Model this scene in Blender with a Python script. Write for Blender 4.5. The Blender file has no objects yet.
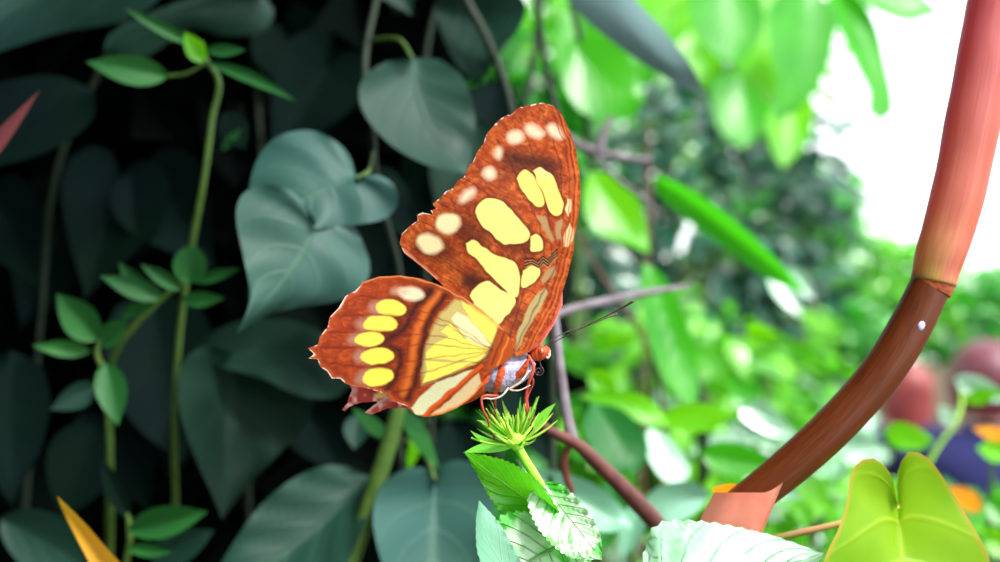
import bpy, bmesh, math, random
import numpy as np
from mathutils import Vector, Matrix

rng = random.Random(7)
F = 850.0
CAM = Vector((0, 0, 1.5))
COL = bpy.context.scene.collection
PI = math.pi


def P(px, py, d):
    """a photo pixel at a distance in metres along the view axis -> world"""
    return Vector(((px - 500) / F * d, d, CAM.z - (py - 281) / F * d))


def lin(c):
    return tuple((x / 12.92 if x <= 0.04045 else ((x + 0.055) / 1.055) ** 2.4) for x in [v / 255 for v in c])


# ------------------------------------------------------------------ helpers
def link(name, me, mat=None, parent=None, smooth=True):
    o = bpy.data.objects.new(name, me)
    COL.objects.link(o)
    if mat is not None:
        me.materials.append(mat)
    if smooth and hasattr(me, 'polygons') and len(me.polygons):
        me.polygons.foreach_set('use_smooth', [True] * len(me.polygons))
    if parent is not None:
        o.parent = parent
        o.matrix_parent_inverse = parent.matrix_world.inverted()
    return o


def mesh(name, verts, faces, mat=None, parent=None, uv=None, col=None, smooth=True):
    me = bpy.data.meshes.new(name)
    me.from_pydata([tuple(v) for v in verts], [], faces)
    me.update()
    if uv is not None:
        lay = me.uv_layers.new(name='UVMap')
        li = np.zeros(len(me.loops), dtype=np.int32)
        me.loops.foreach_get('vertex_index', li)
        lay.data.foreach_set('uv', np.asarray(uv, dtype=np.float32)[li].ravel())
    if col is not None:
        a = me.color_attributes.new('Col', 'FLOAT_COLOR', 'POINT')
        c = np.ones((len(verts), 4), dtype=np.float32)
        c[:, :3] = col
        a.data.foreach_set('color', c.ravel())
    return link(name, me, mat, parent, smooth)


def thing(name, label, cat, loc=(0, 0, 0), group=None):
    o = bpy.data.objects.new(name, None)
    COL.objects.link(o)
    o.location = loc
    o.empty_display_size = 0.02
    o['label'] = label
    o['category'] = cat
    if group:
        o['group'] = group
    bpy.context.view_layer.update()
    return o


def tag(o, label, cat, group=None, kind=None):
    o['label'] = label
    if cat:
        o['category'] = cat
    if group:
        o['group'] = group
    if kind:
        o['kind'] = kind
    return o


def catmull(pts, n):
    """resample a polyline of vectors smoothly and evenly to n+1 points"""
    p = [np.array(q, dtype=float) for q in pts]
    if len(p) == 2:
        return [p[0] + (p[1] - p[0]) * i / n for i in range(n + 1)]
    e = [2 * p[0] - p[1]] + p + [2 * p[-1] - p[-2]]
    out = []
    for i in range(len(p) - 1):
        a, b, c, d = e[i:i + 4]
        for k in range(12):
            t = k / 12
            out.append(0.5 * (2 * b + (c - a) * t + (2 * a - 5 * b + 4 * c - d) * t * t + (3 * b - a - 3 * c + d) * t ** 3))
    out.append(p[-1])
    out = np.array(out)
    s = np.concatenate([[0], np.cumsum(np.linalg.norm(np.diff(out, axis=0), axis=1))])
    q = np.linspace(0, s[-1], n + 1)
    return list(np.stack([np.interp(q, s, out[:, k]) for k in range(out.shape[1])], axis=1))


def tube_data(pts, rad, n=10, seg=None, closed=True, squash=None):
    ns_ = len(pts) - 1
    per = max(3, int(round((seg or 4 * ns_) / ns_)))
    seg = per * ns_
    pr = np.array([tuple(p) + (r,) for p, r in zip(pts, rad)], dtype=float)
    dl = np.linalg.norm(np.diff(pr[:, :3], axis=0), axis=1) + 1e-9
    q = []
    for i in range(ns_):
        def tan(j):
            if j == 0:
                return (pr[1] - pr[0]) / dl[0]
            if j == ns_:
                return (pr[-1] - pr[-2]) / dl[-1]
            v = (pr[j] - pr[j - 1]) / dl[j - 1] * dl[j] + (pr[j + 1] - pr[j]) / dl[j] * dl[j - 1]
            return v / (dl[j] + dl[j - 1])
        a_, b_ = tan(i) * dl[i], tan(i + 1) * dl[i]
        for k in range(per):
            u = k / per
            q.append((2 * u ** 3 - 3 * u * u + 1) * pr[i] + (u ** 3 - 2 * u * u + u) * a_ + (-2 * u ** 3 + 3 * u * u) * pr[i + 1] + (u ** 3 - u * u) * b_)
    q.append(pr[-1])
    V, Fc, U = [], [], []
    up = None
    for i, c in enumerate(q):
        a = q[min(i + 1, seg)][:3] - q[max(i - 1, 0)][:3]
        a = a / (np.linalg.norm(a) + 1e-12)
        if up is None:
            up = np.array([0.2, -1, 0.1]) if abs(a[1]) < 0.9 else np.array([1.0, 0, 0])
        up = up - a * np.dot(up, a)
        up = up / np.linalg.norm(up)
        sd = np.cross(a, up)
        for k in range(n):
            th = 2 * PI * k / n
            V.append(c[:3] + max(c[3], 1e-5) * (math.cos(th) * up + math.sin(th) * sd))
            U.append((k / n, i / seg))
    for i in range(seg):
        for k in range(n):
            Fc.append((i * n + k, i * n + (k + 1) % n, (i + 1) * n + (k + 1) % n, (i + 1) * n + k))
    if closed:
        Fc.append(tuple(range(n))[::-1])
        Fc.append(tuple(seg * n + k for k in range(n)))
    return V, Fc, U


def tube(name, pts, rad, mat, parent=None, n=10, seg=None, col=None):
    V, Fc, U = tube_data(pts, rad, n, seg)
    return mesh(name, V, Fc, mat, parent, uv=U, col=col)


class Acc:
    """collects shapes into one mesh"""
    def __init__(self):
        self.V, self.F, self.U = [], [], []

    def add(self, V, Fc, U=None):
        b = len(self.V)
        self.V += [tuple(v) for v in V]
        self.F += [tuple(i + b for i in f) for f in Fc]
        self.U += list(U) if U is not None else [(0.5, 0.5)] * len(V)

    def tube(self, pts, rad, n=8, seg=None):
        self.add(*tube_data(pts, rad, n, seg))

    def build(self, name, mat, parent=None):
        return mesh(name, self.V, self.F, mat, parent, uv=self.U)


# ------------------------------------------------------------------ materials
def newmat(name):
    m = bpy.data.materials.new(name)
    m.use_nodes = True
    nt = m.node_tree
    nt.nodes.clear()
    return m, nt, nt.nodes, nt.links


def mathn(nt, op, a, b=None, c=None, clamp=False):
    n = nt.nodes.new('ShaderNodeMath')
    n.operation = op
    n.use_clamp = clamp
    for i, v in enumerate((a, b, c)):
        if v is None:
            continue
        if isinstance(v, (int, float)):
            n.inputs[i].default_value = v
        else:
            nt.links.new(v, n.inputs[i])
    return n.outputs[0]


def mixc(nt, f, a, b, mode='MIX'):
    n = nt.nodes.new('ShaderNodeMix')
    n.data_type = 'RGBA'
    n.blend_type = mode
    for idx, v in ((0, f), (6, a), (7, b)):
        if isinstance(v, (int, float)):
            n.inputs[idx].default_value = v
        elif isinstance(v, tuple):
            n.inputs[idx].default_value = (*v[:3], 1)
        else:
            nt.links.new(v, n.inputs[idx])
    return n.outputs[2]


def leaf_mat(name, base, base2, vein=None, veinamt=0.5, nlat=7, slant=2.2, rough=0.35, spec=0.5, trans=0.3, tcol=None,
             noise=25.0, bump=0.4, rim=None, perleaf=False, mottled=None, coat=0.0):
    m, nt, N, L = newmat(name)
    out = N.new('ShaderNodeOutputMaterial')
    uv = N.new('ShaderNodeUVMap')
    sep = N.new('ShaderNodeSeparateXYZ')
    L.new(uv.outputs[0], sep.inputs[0])
    t = mathn(nt, 'MULTIPLY', mathn(nt, 'ABSOLUTE', mathn(nt, 'SUBTRACT', sep.outputs[0], 0.5)), 2.0)
    s = sep.outputs[1]
    mid = mathn(nt, 'SUBTRACT', 1.0, mathn(nt, 'DIVIDE', t, 0.05), clamp=True)
    fr = mathn(nt, 'FRACT', mathn(nt, 'SUBTRACT', mathn(nt, 'MULTIPLY', s, float(nlat)), mathn(nt, 'MULTIPLY', t, slant)))
    tri = mathn(nt, 'ABSOLUTE', mathn(nt, 'SUBTRACT', fr, 0.5))
    lat = mathn(nt, 'SUBTRACT', 1.0, mathn(nt, 'DIVIDE', tri, 0.09), clamp=True)
    lat = mathn(nt, 'MULTIPLY', lat, mathn(nt, 'SUBTRACT', 1.0, mathn(nt, 'MULTIPLY', t, 0.75)))
    vm = mathn(nt, 'MAXIMUM', mid, mathn(nt, 'MULTIPLY', lat, 0.7))
    geo = N.new('ShaderNodeNewGeometry')
    noi = N.new('ShaderNodeTexNoise')
    noi.inputs['Scale'].default_value = noise
    noi.inputs['Detail'].default_value = 3
    L.new(geo.outputs['Position'], noi.inputs['Vector'])
    nf = mathn(nt, 'MULTIPLY', mathn(nt, 'SUBTRACT', noi.outputs['Fac'], 0.3), 2.5, clamp=True)
    if perleaf:
        at = N.new('ShaderNodeAttribute')
        at.attribute_name = 'rnd'
        nf = mathn(nt, 'ADD', mathn(nt, 'MULTIPLY', nf, 0.3), mathn(nt, 'MULTIPLY', at.outputs['Fac'], 0.75), clamp=True)
    c = mixc(nt, nf, base, base2)
    if mottled:
        mn = N.new('ShaderNodeTexNoise')
        mn.inputs['Scale'].default_value = mottled[1]
        mn.inputs['Detail'].default_value = 4
        mn.inputs['Distortion'].default_value = 1.0
        L.new(geo.outputs['Position'], mn.inputs['Vector'])
        mf = mathn(nt, 'MULTIPLY', mathn(nt, 'SUBTRACT', mn.outputs['Fac'], 0.47), 7.0, clamp=True)
        c = mixc(nt, mathn(nt, 'MULTIPLY', mf, mottled[2]), c, mottled[0])
    if vein:
        c = mixc(nt, mathn(nt, 'MULTIPLY', vm, veinamt), c, vein)
    if rim:
        rf = mathn(nt, 'MULTIPLY', mathn(nt, 'SUBTRACT', t, 0.93), 14.0, clamp=True)
        c = mixc(nt, rf, c, rim)
    b = N.new('ShaderNodeBsdfPrincipled')
    L.new(c, b.inputs['Base Color'])
    b.inputs['Roughness'].default_value = rough
    b.inputs['Specular IOR Level'].default_value = spec
    b.inputs['Coat Weight'].default_value = coat
    b.inputs['Coat Roughness'].default_value = 0.25
    bm = N.new('ShaderNodeBump')
    bm.inputs['Strength'].default_value = bump
    bm.inputs['Distance'].default_value = 0.0006
    h = mathn(nt, 'ADD', mathn(nt, 'MULTIPLY', vm, -1.0), mathn(nt, 'MULTIPLY', noi.outputs['Fac'], 0.6))
    L.new(h, bm.inputs['Height'])
    L.new(bm.outputs[0], b.inputs['Normal'])
    tr = N.new('ShaderNodeBsdfTranslucent')
    if tcol:
        tc = mixc(nt, 0.35, tcol, c)
        L.new(tc, tr.inputs['Color'])
    else:
        L.new(c, tr.inputs['Color'])
    mx = N.new('ShaderNodeMixShader')
    mx.inputs[0].default_value = trans
    L.new(b.outputs[0], mx.inputs[1])
    L.new(tr.outputs[0], mx.inputs[2])
    L.new(mx.outputs[0], out.inputs[0])
    return m


def simple_mat(name, c1, c2=None, rough=0.6, scale=60.0, stretch=(1, 1, 1), bump=0.3, spec=0.4, sss=0, uvspace=False, vcol=False, trans=0.0):
    m, nt, N, L = newmat(name)
    out = N.new('ShaderNodeOutputMaterial')
    b = N.new('ShaderNodeBsdfPrincipled')
    noi = N.new('ShaderNodeTexNoise')
    noi.inputs['Scale'].default_value = scale
    noi.inputs['Detail'].default_value = 4
    mp = N.new('ShaderNodeMapping')
    mp.inputs['Scale'].default_value = stretch
    if uvspace:
        g = N.new('ShaderNodeUVMap')
        L.new(g.outputs[0], mp.inputs['Vector'])
    else:
        g = N.new('ShaderNodeNewGeometry')
        L.new(g.outputs['Position'], mp.inputs['Vector'])
    L.new(mp.outputs[0], noi.inputs['Vector'])
    nf = mathn(nt, 'MULTIPLY', mathn(nt, 'SUBTRACT', noi.outputs['Fac'], 0.3), 2.5, clamp=True)
    if vcol:
        at = N.new('ShaderNodeAttribute')
        at.attribute_name = 'Col'
        c = mixc(nt, mathn(nt, 'MULTIPLY', nf, 0.75), at.outputs['Color'], mixc(nt, 1.0, at.outputs['Color'], c2 or c1, 'MULTIPLY'))
    else:
        c = mixc(nt, nf, c1, c2 or c1)
    L.new(c, b.inputs['Base Color'])
    b.inputs['Roughness'].default_value = rough
    b.inputs['Specular IOR Level'].default_value = spec
    bm = N.new('ShaderNodeBump')
    bm.inputs['Strength'].default_value = bump
    bm.inputs['Distance'].default_value = 0.0008
    L.new(noi.outputs['Fac'], bm.inputs['Height'])
    L.new(bm.outputs[0], b.inputs['Normal'])
    if trans:
        tr = N.new('ShaderNodeBsdfTranslucent')
        L.new(c, tr.inputs['Color'])
        mx = N.new('ShaderNodeMixShader')
        mx.inputs[0].default_value = trans
        L.new(b.outputs[0], mx.inputs[1])
        L.new(tr.outputs[0], mx.inputs[2])
        L.new(mx.outputs[0], out.inputs[0])
    else:
        L.new(b.outputs[0], out.inputs[0])
    return m


M = {}
M['vine'] = leaf_mat('vine_leaf', lin((20, 54, 42)), lin((30, 68, 56)), vein=lin((62, 100, 78)), veinamt=0.35, nlat=5, rough=0.55, spec=0.3, trans=0.06)  # green lowered so the colour itself carries the left-side shade
M['vine_shaded'] = leaf_mat('vine_leaf_shaded', lin((9, 24, 27)), lin((9, 30, 20)), vein=lin((24, 44, 36)), veinamt=0.3, nlat=5, rough=0.7, spec=0.05, trans=0.0)  # shaded copy of the vine leaf, deep shade painted into the base colour
M['vine_mid'] = leaf_mat('vine_leaf_mid', lin((14, 38, 32)), lin((24, 58, 42)), vein=lin((50, 82, 60)), veinamt=0.35, nlat=5, rough=0.6, spec=0.2, trans=0.03)  # in-between vine tone, some shade mixed into the colour
M['vine_grey'] = leaf_mat('vine_leaf_bluish', lin((48, 88, 84)), lin((38, 80, 66)), vein=lin((88, 130, 100)), veinamt=0.4, nlat=5, rough=0.55, spec=0.4, trans=0.08)
M['sprig'] = leaf_mat('sprig_leaf', lin((44, 116, 44)), lin((30, 88, 46)), vein=lin((80, 140, 60)), veinamt=0.3, nlat=6, rough=0.5, spec=.3, trans=0.12)
M['lime'] = leaf_mat('lime_leaf', lin((110, 200, 14)), lin((70, 170, 14)), vein=lin((170, 225, 70)), veinamt=0.5, nlat=8, rough=0.35, trans=0.5, tcol=lin((140, 235, 10)))
M['green'] = leaf_mat('green_leaf', lin((44, 140, 24)), lin((70, 165, 30)), vein=lin((110, 190, 70)), veinamt=0.4, nlat=8, rough=0.35, trans=0.4, tcol=lin((80, 220, 20)))
M['deep'] = leaf_mat('deep_green_leaf', lin((20, 90, 36)), lin((40, 115, 50)), vein=lin((90, 160, 90)), veinamt=0.4, spec=.3, rough=0.45, trans=0.25, tcol=lin((60, 170, 30)))
M['bluegrey'] = leaf_mat('grey_green_leaf', lin((130, 158, 166)), lin((118, 156, 150)), vein=lin((150, 180, 170)), veinamt=0.3, rough=0.35, spec=0.6, trans=0.1)
M['pale'] = leaf_mat('pale_leaf', lin((150, 200, 165)), lin((200, 232, 215)), vein=lin((120, 190, 130)), veinamt=0.5, rough=0.25, spec=0.8, trans=0.2, coat=0.5)
M['teal'] = leaf_mat('teal_leaf', lin((80, 150, 110)), lin((140, 190, 165)), vein=lin((160, 210, 170)), veinamt=0.5, nlat=6, rough=0.3, spec=0.7, trans=0.2)
M['heart'] = leaf_mat('yellow_green_leaf', lin((140, 182, 14)), lin((104, 160, 12)), vein=lin((190, 205, 50)), veinamt=0.6, nlat=4, slant=1.6, rough=0.45, noise=60, trans=0.35, tcol=lin((150, 205, 10)), rim=lin((190, 150, 60)))
M['var'] = leaf_mat('mottled_leaf', lin((50, 165, 45)), lin((85, 190, 60)), vein=lin((150, 215, 110)), veinamt=0.5, nlat=9, rough=0.25, spec=0.9, trans=0.25, tcol=lin((80, 220, 20)),
                    noise=160, bump=1.0, mottled=(lin((205, 232, 200)), 130.0, 0.8), coat=0.4)
M['white'] = leaf_mat('white_green_leaf', lin((130, 200, 150)), lin((196, 228, 206)), vein=lin((40, 150, 70)), veinamt=1.0, nlat=7, slant=2.6, rough=0.28, spec=0.9, trans=0.25,
                      noise=90, bump=0.9, mottled=(lin((130, 205, 140)), 60.0, 0.5), coat=0.5)
M['saw'] = leaf_mat('toothed_leaf', lin((60, 175, 30)), lin((110, 205, 40)), vein=lin((190, 235, 90)), veinamt=0.6, nlat=8, rough=0.3, spec=0.7, trans=0.3, tcol=lin((110, 230, 10)), noise=150, bump=0.9)
M['redleaf'] = leaf_mat('reddish_tip', lin((165, 90, 90)), lin((120, 60, 70)), rough=0.4, trans=0.2)
M['gold'] = leaf_mat('golden_tip', lin((232, 190, 40)), lin((225, 120, 45)), vein=lin((210, 90, 50)), veinamt=0.5, rough=0.4, trans=0.3)
M['bract_pink'] = leaf_mat('pink_bract', lin((236, 158, 138)), lin((214, 118, 96)), vein=lin((240, 180, 160)), veinamt=0.0, nlat=0, slant=0.0, bump=.15, noise=90, rough=0.45, trans=0.3, tcol=lin((240, 120, 80)))
M['orange'] = leaf_mat('orange_petal', lin((245, 160, 20)), lin((250, 110, 20)), rough=0.45, trans=0.4)
M['f_bright'] = leaf_mat('bright_foliage', lin((28, 120, 14)), lin((120, 200, 34)), vein=lin((150, 215, 80)), veinamt=0.3, rough=0.34, spec=0.8, trans=0.35, tcol=lin((110, 235, 10)), perleaf=True)
M['f_mid'] = leaf_mat('mid_foliage', lin((14, 92, 34)), lin((70, 165, 62)), vein=lin((110, 180, 80)), veinamt=0.3, rough=0.3, spec=0.8, trans=0.35, tcol=lin((80, 220, 20)), perleaf=True)
M['f_pale'] = leaf_mat('pale_foliage', lin((70, 160, 90)), lin((215, 240, 225)), rough=0.3, spec=0.8, trans=0.2, perleaf=True, coat=0.4)
M['f_dark'] = leaf_mat('shade_toned_foliage', lin((10, 56, 44)), lin((46, 112, 84)), rough=0.3, spec=0.6, trans=0.15, perleaf=True, coat=0.3)  # dark teal base colour stands in for deep shade
M['f_shade'] = leaf_mat('shaded_vine_foliage', lin((4, 8, 9)), lin((7, 17, 12)), rough=0.8, spec=0.03, trans=0.0, perleaf=True)  # near-black base colour stands in for shade on the creeper
M['f_caster'] = leaf_mat('shade_caster_foliage', lin((20, 60, 24)), lin((40, 90, 30)), rough=0.4, trans=0.08, perleaf=True)
M['stem_green'] = simple_mat('green_stem', lin((62, 96, 36)), lin((84, 116, 48)), rough=0.5, scale=200)
M['stem_lime'] = simple_mat('lime_stem', lin((165, 215, 70)), lin((130, 200, 50)), rough=0.4, scale=300)
M['stem_grey'] = simple_mat('grey_bark', lin((128, 120, 128)), lin((96, 86, 92)), rough=0.7, scale=300)
M['stem_olive'] = simple_mat('olive_stem', lin((34, 52, 34)), lin((28, 42, 30)), rough=0.6, scale=150)
M['bark'] = simple_mat('brown_bark', lin((112, 64, 58)), lin((84, 48, 46)), rough=0.6, scale=300)
M['bark_red'] = simple_mat('reddish_bark', lin((165, 92, 78)), lin((130, 70, 62)), rough=0.6, scale=300)
M['_'] = None
M['petiole'] = simple_mat('pinkish_petiole', lin((190, 180, 100)), lin((200, 130, 110)), rough=0.45, scale=120)
M['rock'] = simple_mat('backdrop_rock', lin((10, 12, 12)), lin((20, 24, 20)), rough=0.95, scale=9, bump=1.0, spec=0.1)  # near-black rock for the added backdrop that darkens the left
M['soil'] = simple_mat('soil', lin((60, 50, 40)), lin((84, 74, 56)), rough=0.95, scale=7, bump=1.0, spec=0.1)
M['path'] = simple_mat('path', lin((150, 146, 140)), lin((170, 166, 160)), rough=0.9, scale=12)


# ------------------------------------------------------------------ leaves
HEART = [(0, 0), (-.10, .07), (-.17, .2), (-.15, .36), (-.03, .49), (.14, .53), (.34, .46), (.55, .33), (.75, .18), (.9, .06), (1, 0)]
OVATE = [(0, 0), (.04, .16), (.15, .36), (.3, .48), (.45, .5), (.62, .42), (.78, .27), (.9, .12), (1, 0)]
LANCE = [(0, 0), (.1, .22), (.25, .42), (.42, .5), (.6, .44), (.78, .27), (.9, .12), (1, 0)]
ROUND = [(0, 0), (.02, .25), (.15, .45), (.4, .55), (.65, .5), (.85, .32), (1, 0)]
SHAPES = {'heart': HEART, 'ovate': OVATE, 'lance': LANCE, 'round': ROUND}


def leaf_px(parent, mat, base, tip, L, R, d0, d1, tilt=0.0, cup=0.0, droop=0.0, ripple=0.0, nrip=6, ns=18, nt=5, teeth=0.0, name='leaf', label=None, bend=None):
    """a leaf whose margins L and R (points between base and tip) lie where the photo shows them; d0,d1 distances of base and tip"""
    Lp = catmull([base] + L + [tip], ns)
    Rp = catmull([base] + R + [tip], ns)
    b, t_ = np.array(base, float), np.array(tip, float)
    if bend is None:
        bend = (Lp[int(ns * .55)] + Rp[int(ns * .55)]) / 2
    bend = np.array(bend, float)
    ctrl = 2 * bend - 0.5 * (b + t_)
    V, U = [], []
    ts = [i / nt for i in range(-nt, nt + 1)]
    for i in range(ns + 1):
        s = i / ns
        sp = (1 - s) ** 2 * b + 2 * s * (1 - s) * ctrl + s * s * t_
        for t in ts:
            e = Lp[i] if t < 0 else Rp[i]
            q = sp + (e - sp) * abs(t)
            if teeth and abs(t) > 0.99 and 0 < i < ns:
                q = sp + (e - sp) * (1 + (teeth if i % 2 else -teeth * .3))
            d = d0 + (d1 - d0) * s + tilt * t + cup * abs(t) ** 1.4 * math.sin(PI * min(1, s + .08)) + droop * 4 * s * (1 - s)
            d += ripple * math.sin(2 * PI * nrip * (s - .3 * abs(t))) * abs(t)
            V.append(P(q[0], q[1], d))
            U.append(((t + 1) / 2, s))
    W = 2 * nt + 1
    Fc = [(i * W + k, i * W + k + 1, (i + 1) * W + k + 1, (i + 1) * W + k) for i in range(ns) for k in range(W - 1)]
    o = mesh(name, V, Fc, mat, parent, uv=U)
    if label:
        o['label'] = label
    return o


def leaf(parent, mat, base, tip, w, d0, d1=None, kind='ovate', wl=1.0, wr=1.0, curve=0.0, **k):
    """a leaf from base to tip (pixels) of full width w (pixels)"""
    d1 = d0 if d1 is None else d1
    b, t = np.array(base, float), np.array(tip, float)
    ax = t - b
    n = np.array([ax[1], -ax[0]])
    ln = np.linalg.norm(ax)
    n /= ln
    # perpendicular pointing to photo left of the leaf axis
    prof = SHAPES[kind][1:-1]
    mx = max(p[1] for p in prof)
    cv = lambda u: curve * ln * 4 * u * (1 - u)
    Lp = [tuple(b + ax * u + n * (v / mx * w / 2 * wl + cv(u))) for u, v in prof]
    Rp = [tuple(b + ax * u - n * (v / mx * w / 2 * wr - cv(u))) for u, v in prof]
    bend = tuple(b + ax * .5 + n * cv(.5))
    return leaf_px(parent, mat, base, tip, Lp, Rp, d0, d1, bend=bend, **k)


def leaf_template(kind, n=5):
    prof = SHAPES[kind]
    us = np.linspace(0, 1, n + 1)
    pu, pv = [p[0] for p in prof], [p[1] for p in prof]
    V, U = [], []
    for i, s in enumerate(us):
        w = np.interp(s, np.maximum.accumulate(pu), pv)
        x = s
        for t in (-1, -.5, 0, .5, 1):
            V.append((t * w, x - (0.13 * abs(t) ** 2 if (kind == 'heart' and i <= 1) else 0), 0.18 * abs(t) * w - 0.22 * s * s))
            U.append(((t + 1) / 2, s))
    Fc = [(i * 5 + k, i * 5 + k + 1, (i + 1) * 5 + k + 1, (i + 1) * 5 + k) for i in range(n) for k in range(4)]
    return np.array(V), Fc, U


def foliage(name, parent, mat, pts, size, width=0.9, kind='ovate', up=0.6, seed=1, outward=None, sizevar=0.45, n=5):
    """one mesh of many leaves, each leaf its own bent blade; pts are the leaf bases"""
    r = np.random.RandomState(seed)
    T, Fc, U = leaf_template(kind, n)
    T = T * np.array([width, 1, 1])
    V, Fs, UV, R = [], [], [], []
    nb = len(T)
    Fa = np.array(Fc)
    for i, p in enumerate(pts):
        if outward is not None:
            h = np.array(p) - np.array(outward)
            h[2] = 0
            h = h / (np.linalg.norm(h) + 1e-6) + r.normal(0, .7, 3)
        else:
            h = r.normal(0, 1, 3)
        h[2] = h[2] * .5 - .25
        h /= np.linalg.norm(h)
        z = np.array([0, 0, 1.0]) * up + r.normal(0, 1, 3) * (1 - up) + np.array([0, -.25, 0])
        z = z - h * np.dot(z, h)
        z /= np.linalg.norm(z)
        x = np.cross(h, z)
        s = size * (1 + sizevar * (r.rand() * 2 - 1))
        V.append(np.array(p) + s * (T[:, :1] * x + T[:, 1:2] * h + T[:, 2:] * z))
        Fs.append(Fa + i * nb)
        UV += U
        R.append(np.full(nb, r.rand()))
    V = np.concatenate(V)
    Fs = np.concatenate(Fs)
    me = bpy.data.meshes.new(name)
    me.from_pydata(V.tolist(), [], Fs.tolist())
    me.update()
    lay = me.uv_layers.new(name='UVMap')
    lay.data.foreach_set('uv', np.asarray(UV, dtype=np.float32)[Fs.ravel()].ravel())
    a = me.attributes.new('rnd', 'FLOAT', 'POINT')
    a.data.foreach_set('value', np.concatenate(R).astype(np.float32))
    return link(name, me, mat, parent)


def shrub(name, label, cat, root, crown, rad, nleaf, size, mat, kind='ovate', seed=1, width=0.7, stems=6, group=None, stem_mat='stem_green', up=0.6, shell=0.5, rstem=0.008, zmin=None):
    """stems rise from root on the ground and spread into an ellipsoid crown of leaves"""
    r = np.random.RandomState(seed)
    t = thing(name, label, cat, root, group)
    c, rad = np.array(crown, float), np.array(rad, float)
    tips = []
    A = Acc()
    for i in range(stems):
        v = r.normal(0, 1, 3)
        v /= np.linalg.norm(v)
        e = c + v * rad * r.uniform(.5, .9)
        m = (np.array(root) + c) / 2 + r.normal(0, .12, 3) * rad
        A.tube([np.array(root) + r.normal(0, .02, 3) * [1, 1, 0], m, c + (e - c) * .4, e], [rstem, rstem * .8, rstem * .6, rstem * .3], n=6, seg=8)
        tips.append((m, c + (e - c) * .4, e))
    A.build('stem', M[stem_mat], t)
    pts = []
    while len(pts) < nleaf:
        v = r.normal(0, 1, 3)
        v /= np.linalg.norm(v)
        q = c + v * rad * (shell + (1 - shell) * r.rand()) * (0.8 + 0.2 * math.sin(5 * v[0] + seed) * math.cos(4 * v[2] + seed))
        if q[2] > (0.03 if zmin is None else zmin):
            pts.append(q)
    foliage('foliage', t, M[mat], pts, size, width, kind, up, seed, outward=c)
    return t


# ================================================================== setting
def ground():
    n = 70
    V, Fc, U = [], [], []
    for j in range(n + 1):
        for i in range(n + 1):
            x, y = -9 + 20 * i / n, -4 + 20 * j / n
            V.append((x, y, 0.015 * math.sin(3 * x + y) * math.cos(2.3 * y)))
            U.append((i / n, j / n))
    for j in range(n):
        for i in range(n):
            a = j * (n + 1) + i
            Fc.append((a, a + 1, a + n + 2, a + n + 1))
    o = mesh('ground', V, Fc, M['soil'], uv=U)
    o['kind'] = 'structure'
    o['label'] = 'brown soil ground of the planted garden'


ground()


def backdrop_wall():
    """added dark backdrop shaped as a rock face, keeps the vine side dark: behind the left half, and round to the left of the camera"""
    path = [(-0.95, -0.5), (-0.8, -0.1), (-0.66, 0.3), (-0.5, 0.52), (-0.25, 0.62), (-0.06, 0.66), (-0.14, 0.80), (-.3, 1.0)]
    q = catmull(path, 90)
    nz = 70
    V, Fc, U = [], [], []
    r = np.random.RandomState(3)
    ph = r.rand(12, 3) * 6
    for j in range(nz + 1):
        z = 2.7 * j / nz
        for i, c in enumerate(q):
            s = i / 90 * 3.4
            b = sum(math.sin(s * (3 + 2.3 * k) + ph[k, 0]) * math.cos(z * (2.5 + 2.1 * k) + ph[k, 1]) / (1.5 + k) for k in range(8)) * 0.03
            tan = q[min(i + 1, 90)] - q[max(i - 1, 0)]
            tan /= np.linalg.norm(tan)
            V.append((c[0] - tan[1] * b, c[1] + tan[0] * b + 0.02 * z, z))
            U.append((s, z))
    W = 91
    for j in range(nz):
        for i in range(90):
            a = j * W + i
            Fc.append((a, a + 1, a + W + 1, a + W))
    o = mesh('backdrop_wall_left', V, Fc, M['rock'], uv=U)  # backdrop added to make the left side dark
    sm = o.modifiers.new('solid', 'SOLIDIFY')
    sm.thickness = 0.25
    sm.offset = -1 if True else 1
    o['kind'] = 'structure'
    o['label'] = 'dark rock wall added behind the climbing vines to keep the left side dark'


backdrop_wall()

# ================================================================== butterfly
Z1 = lambda x, y: (300 + x / 3.307, 90 + y / 3.307)
Z2 = lambda x, y: (300 + x / 3.307, 250 + y / 3.307)
Z4 = lambda x, y: (400 + x / 3.51, 100 + y / 3.51)
Z5 = lambda x, y: (305 + x / 3.514, 265 + y / 3.514)
Z6 = lambda x, y: (420 + x / 3.125, 240 + y / 3.125)
Z7 = lambda x, y: (460 + x / 4.325, 330 + y / 4.325)
mp = lambda f, pts: [f(*p) for p in pts]


def sdf(X, Y, poly):
    p = np.array(poly, float)
    d = np.full(X.shape, 1e9)
    inside = np.zeros(X.shape, bool)
    n = len(p)
    for i in range(n):
        a, b = p[i], p[(i + 1) % n]
        e = b - a
        wx, wy = X - a[0], Y - a[1]
        h = np.clip((wx * e[0] + wy * e[1]) / (e @ e + 1e-12), 0, 1)
        d = np.minimum(d, np.hypot(wx - e[0] * h, wy - e[1] * h))
        c = ((a[1] > Y) != (b[1] > Y)) & (X < (b[0] - a[0]) * (Y - a[1]) / (b[1] - a[1] + 1e-12) + a[0])
        inside ^= c
    return np.where(inside, -d, d)


def sdline(X, Y, pts):
    d = np.full(X.shape, 1e9)
    for a, b in zip(pts[:-1], pts[1:]):
        a, b = np.array(a, float), np.array(b, float)
        e = b - a
        wx, wy = X - a[0], Y - a[1]
        h = np.clip((wx * e[0] + wy * e[1]) / (e @ e + 1e-12), 0, 1)
        d = np.minimum(d, np.hypot(wx - e[0] * h, wy - e[1] * h))
    return d


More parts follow.
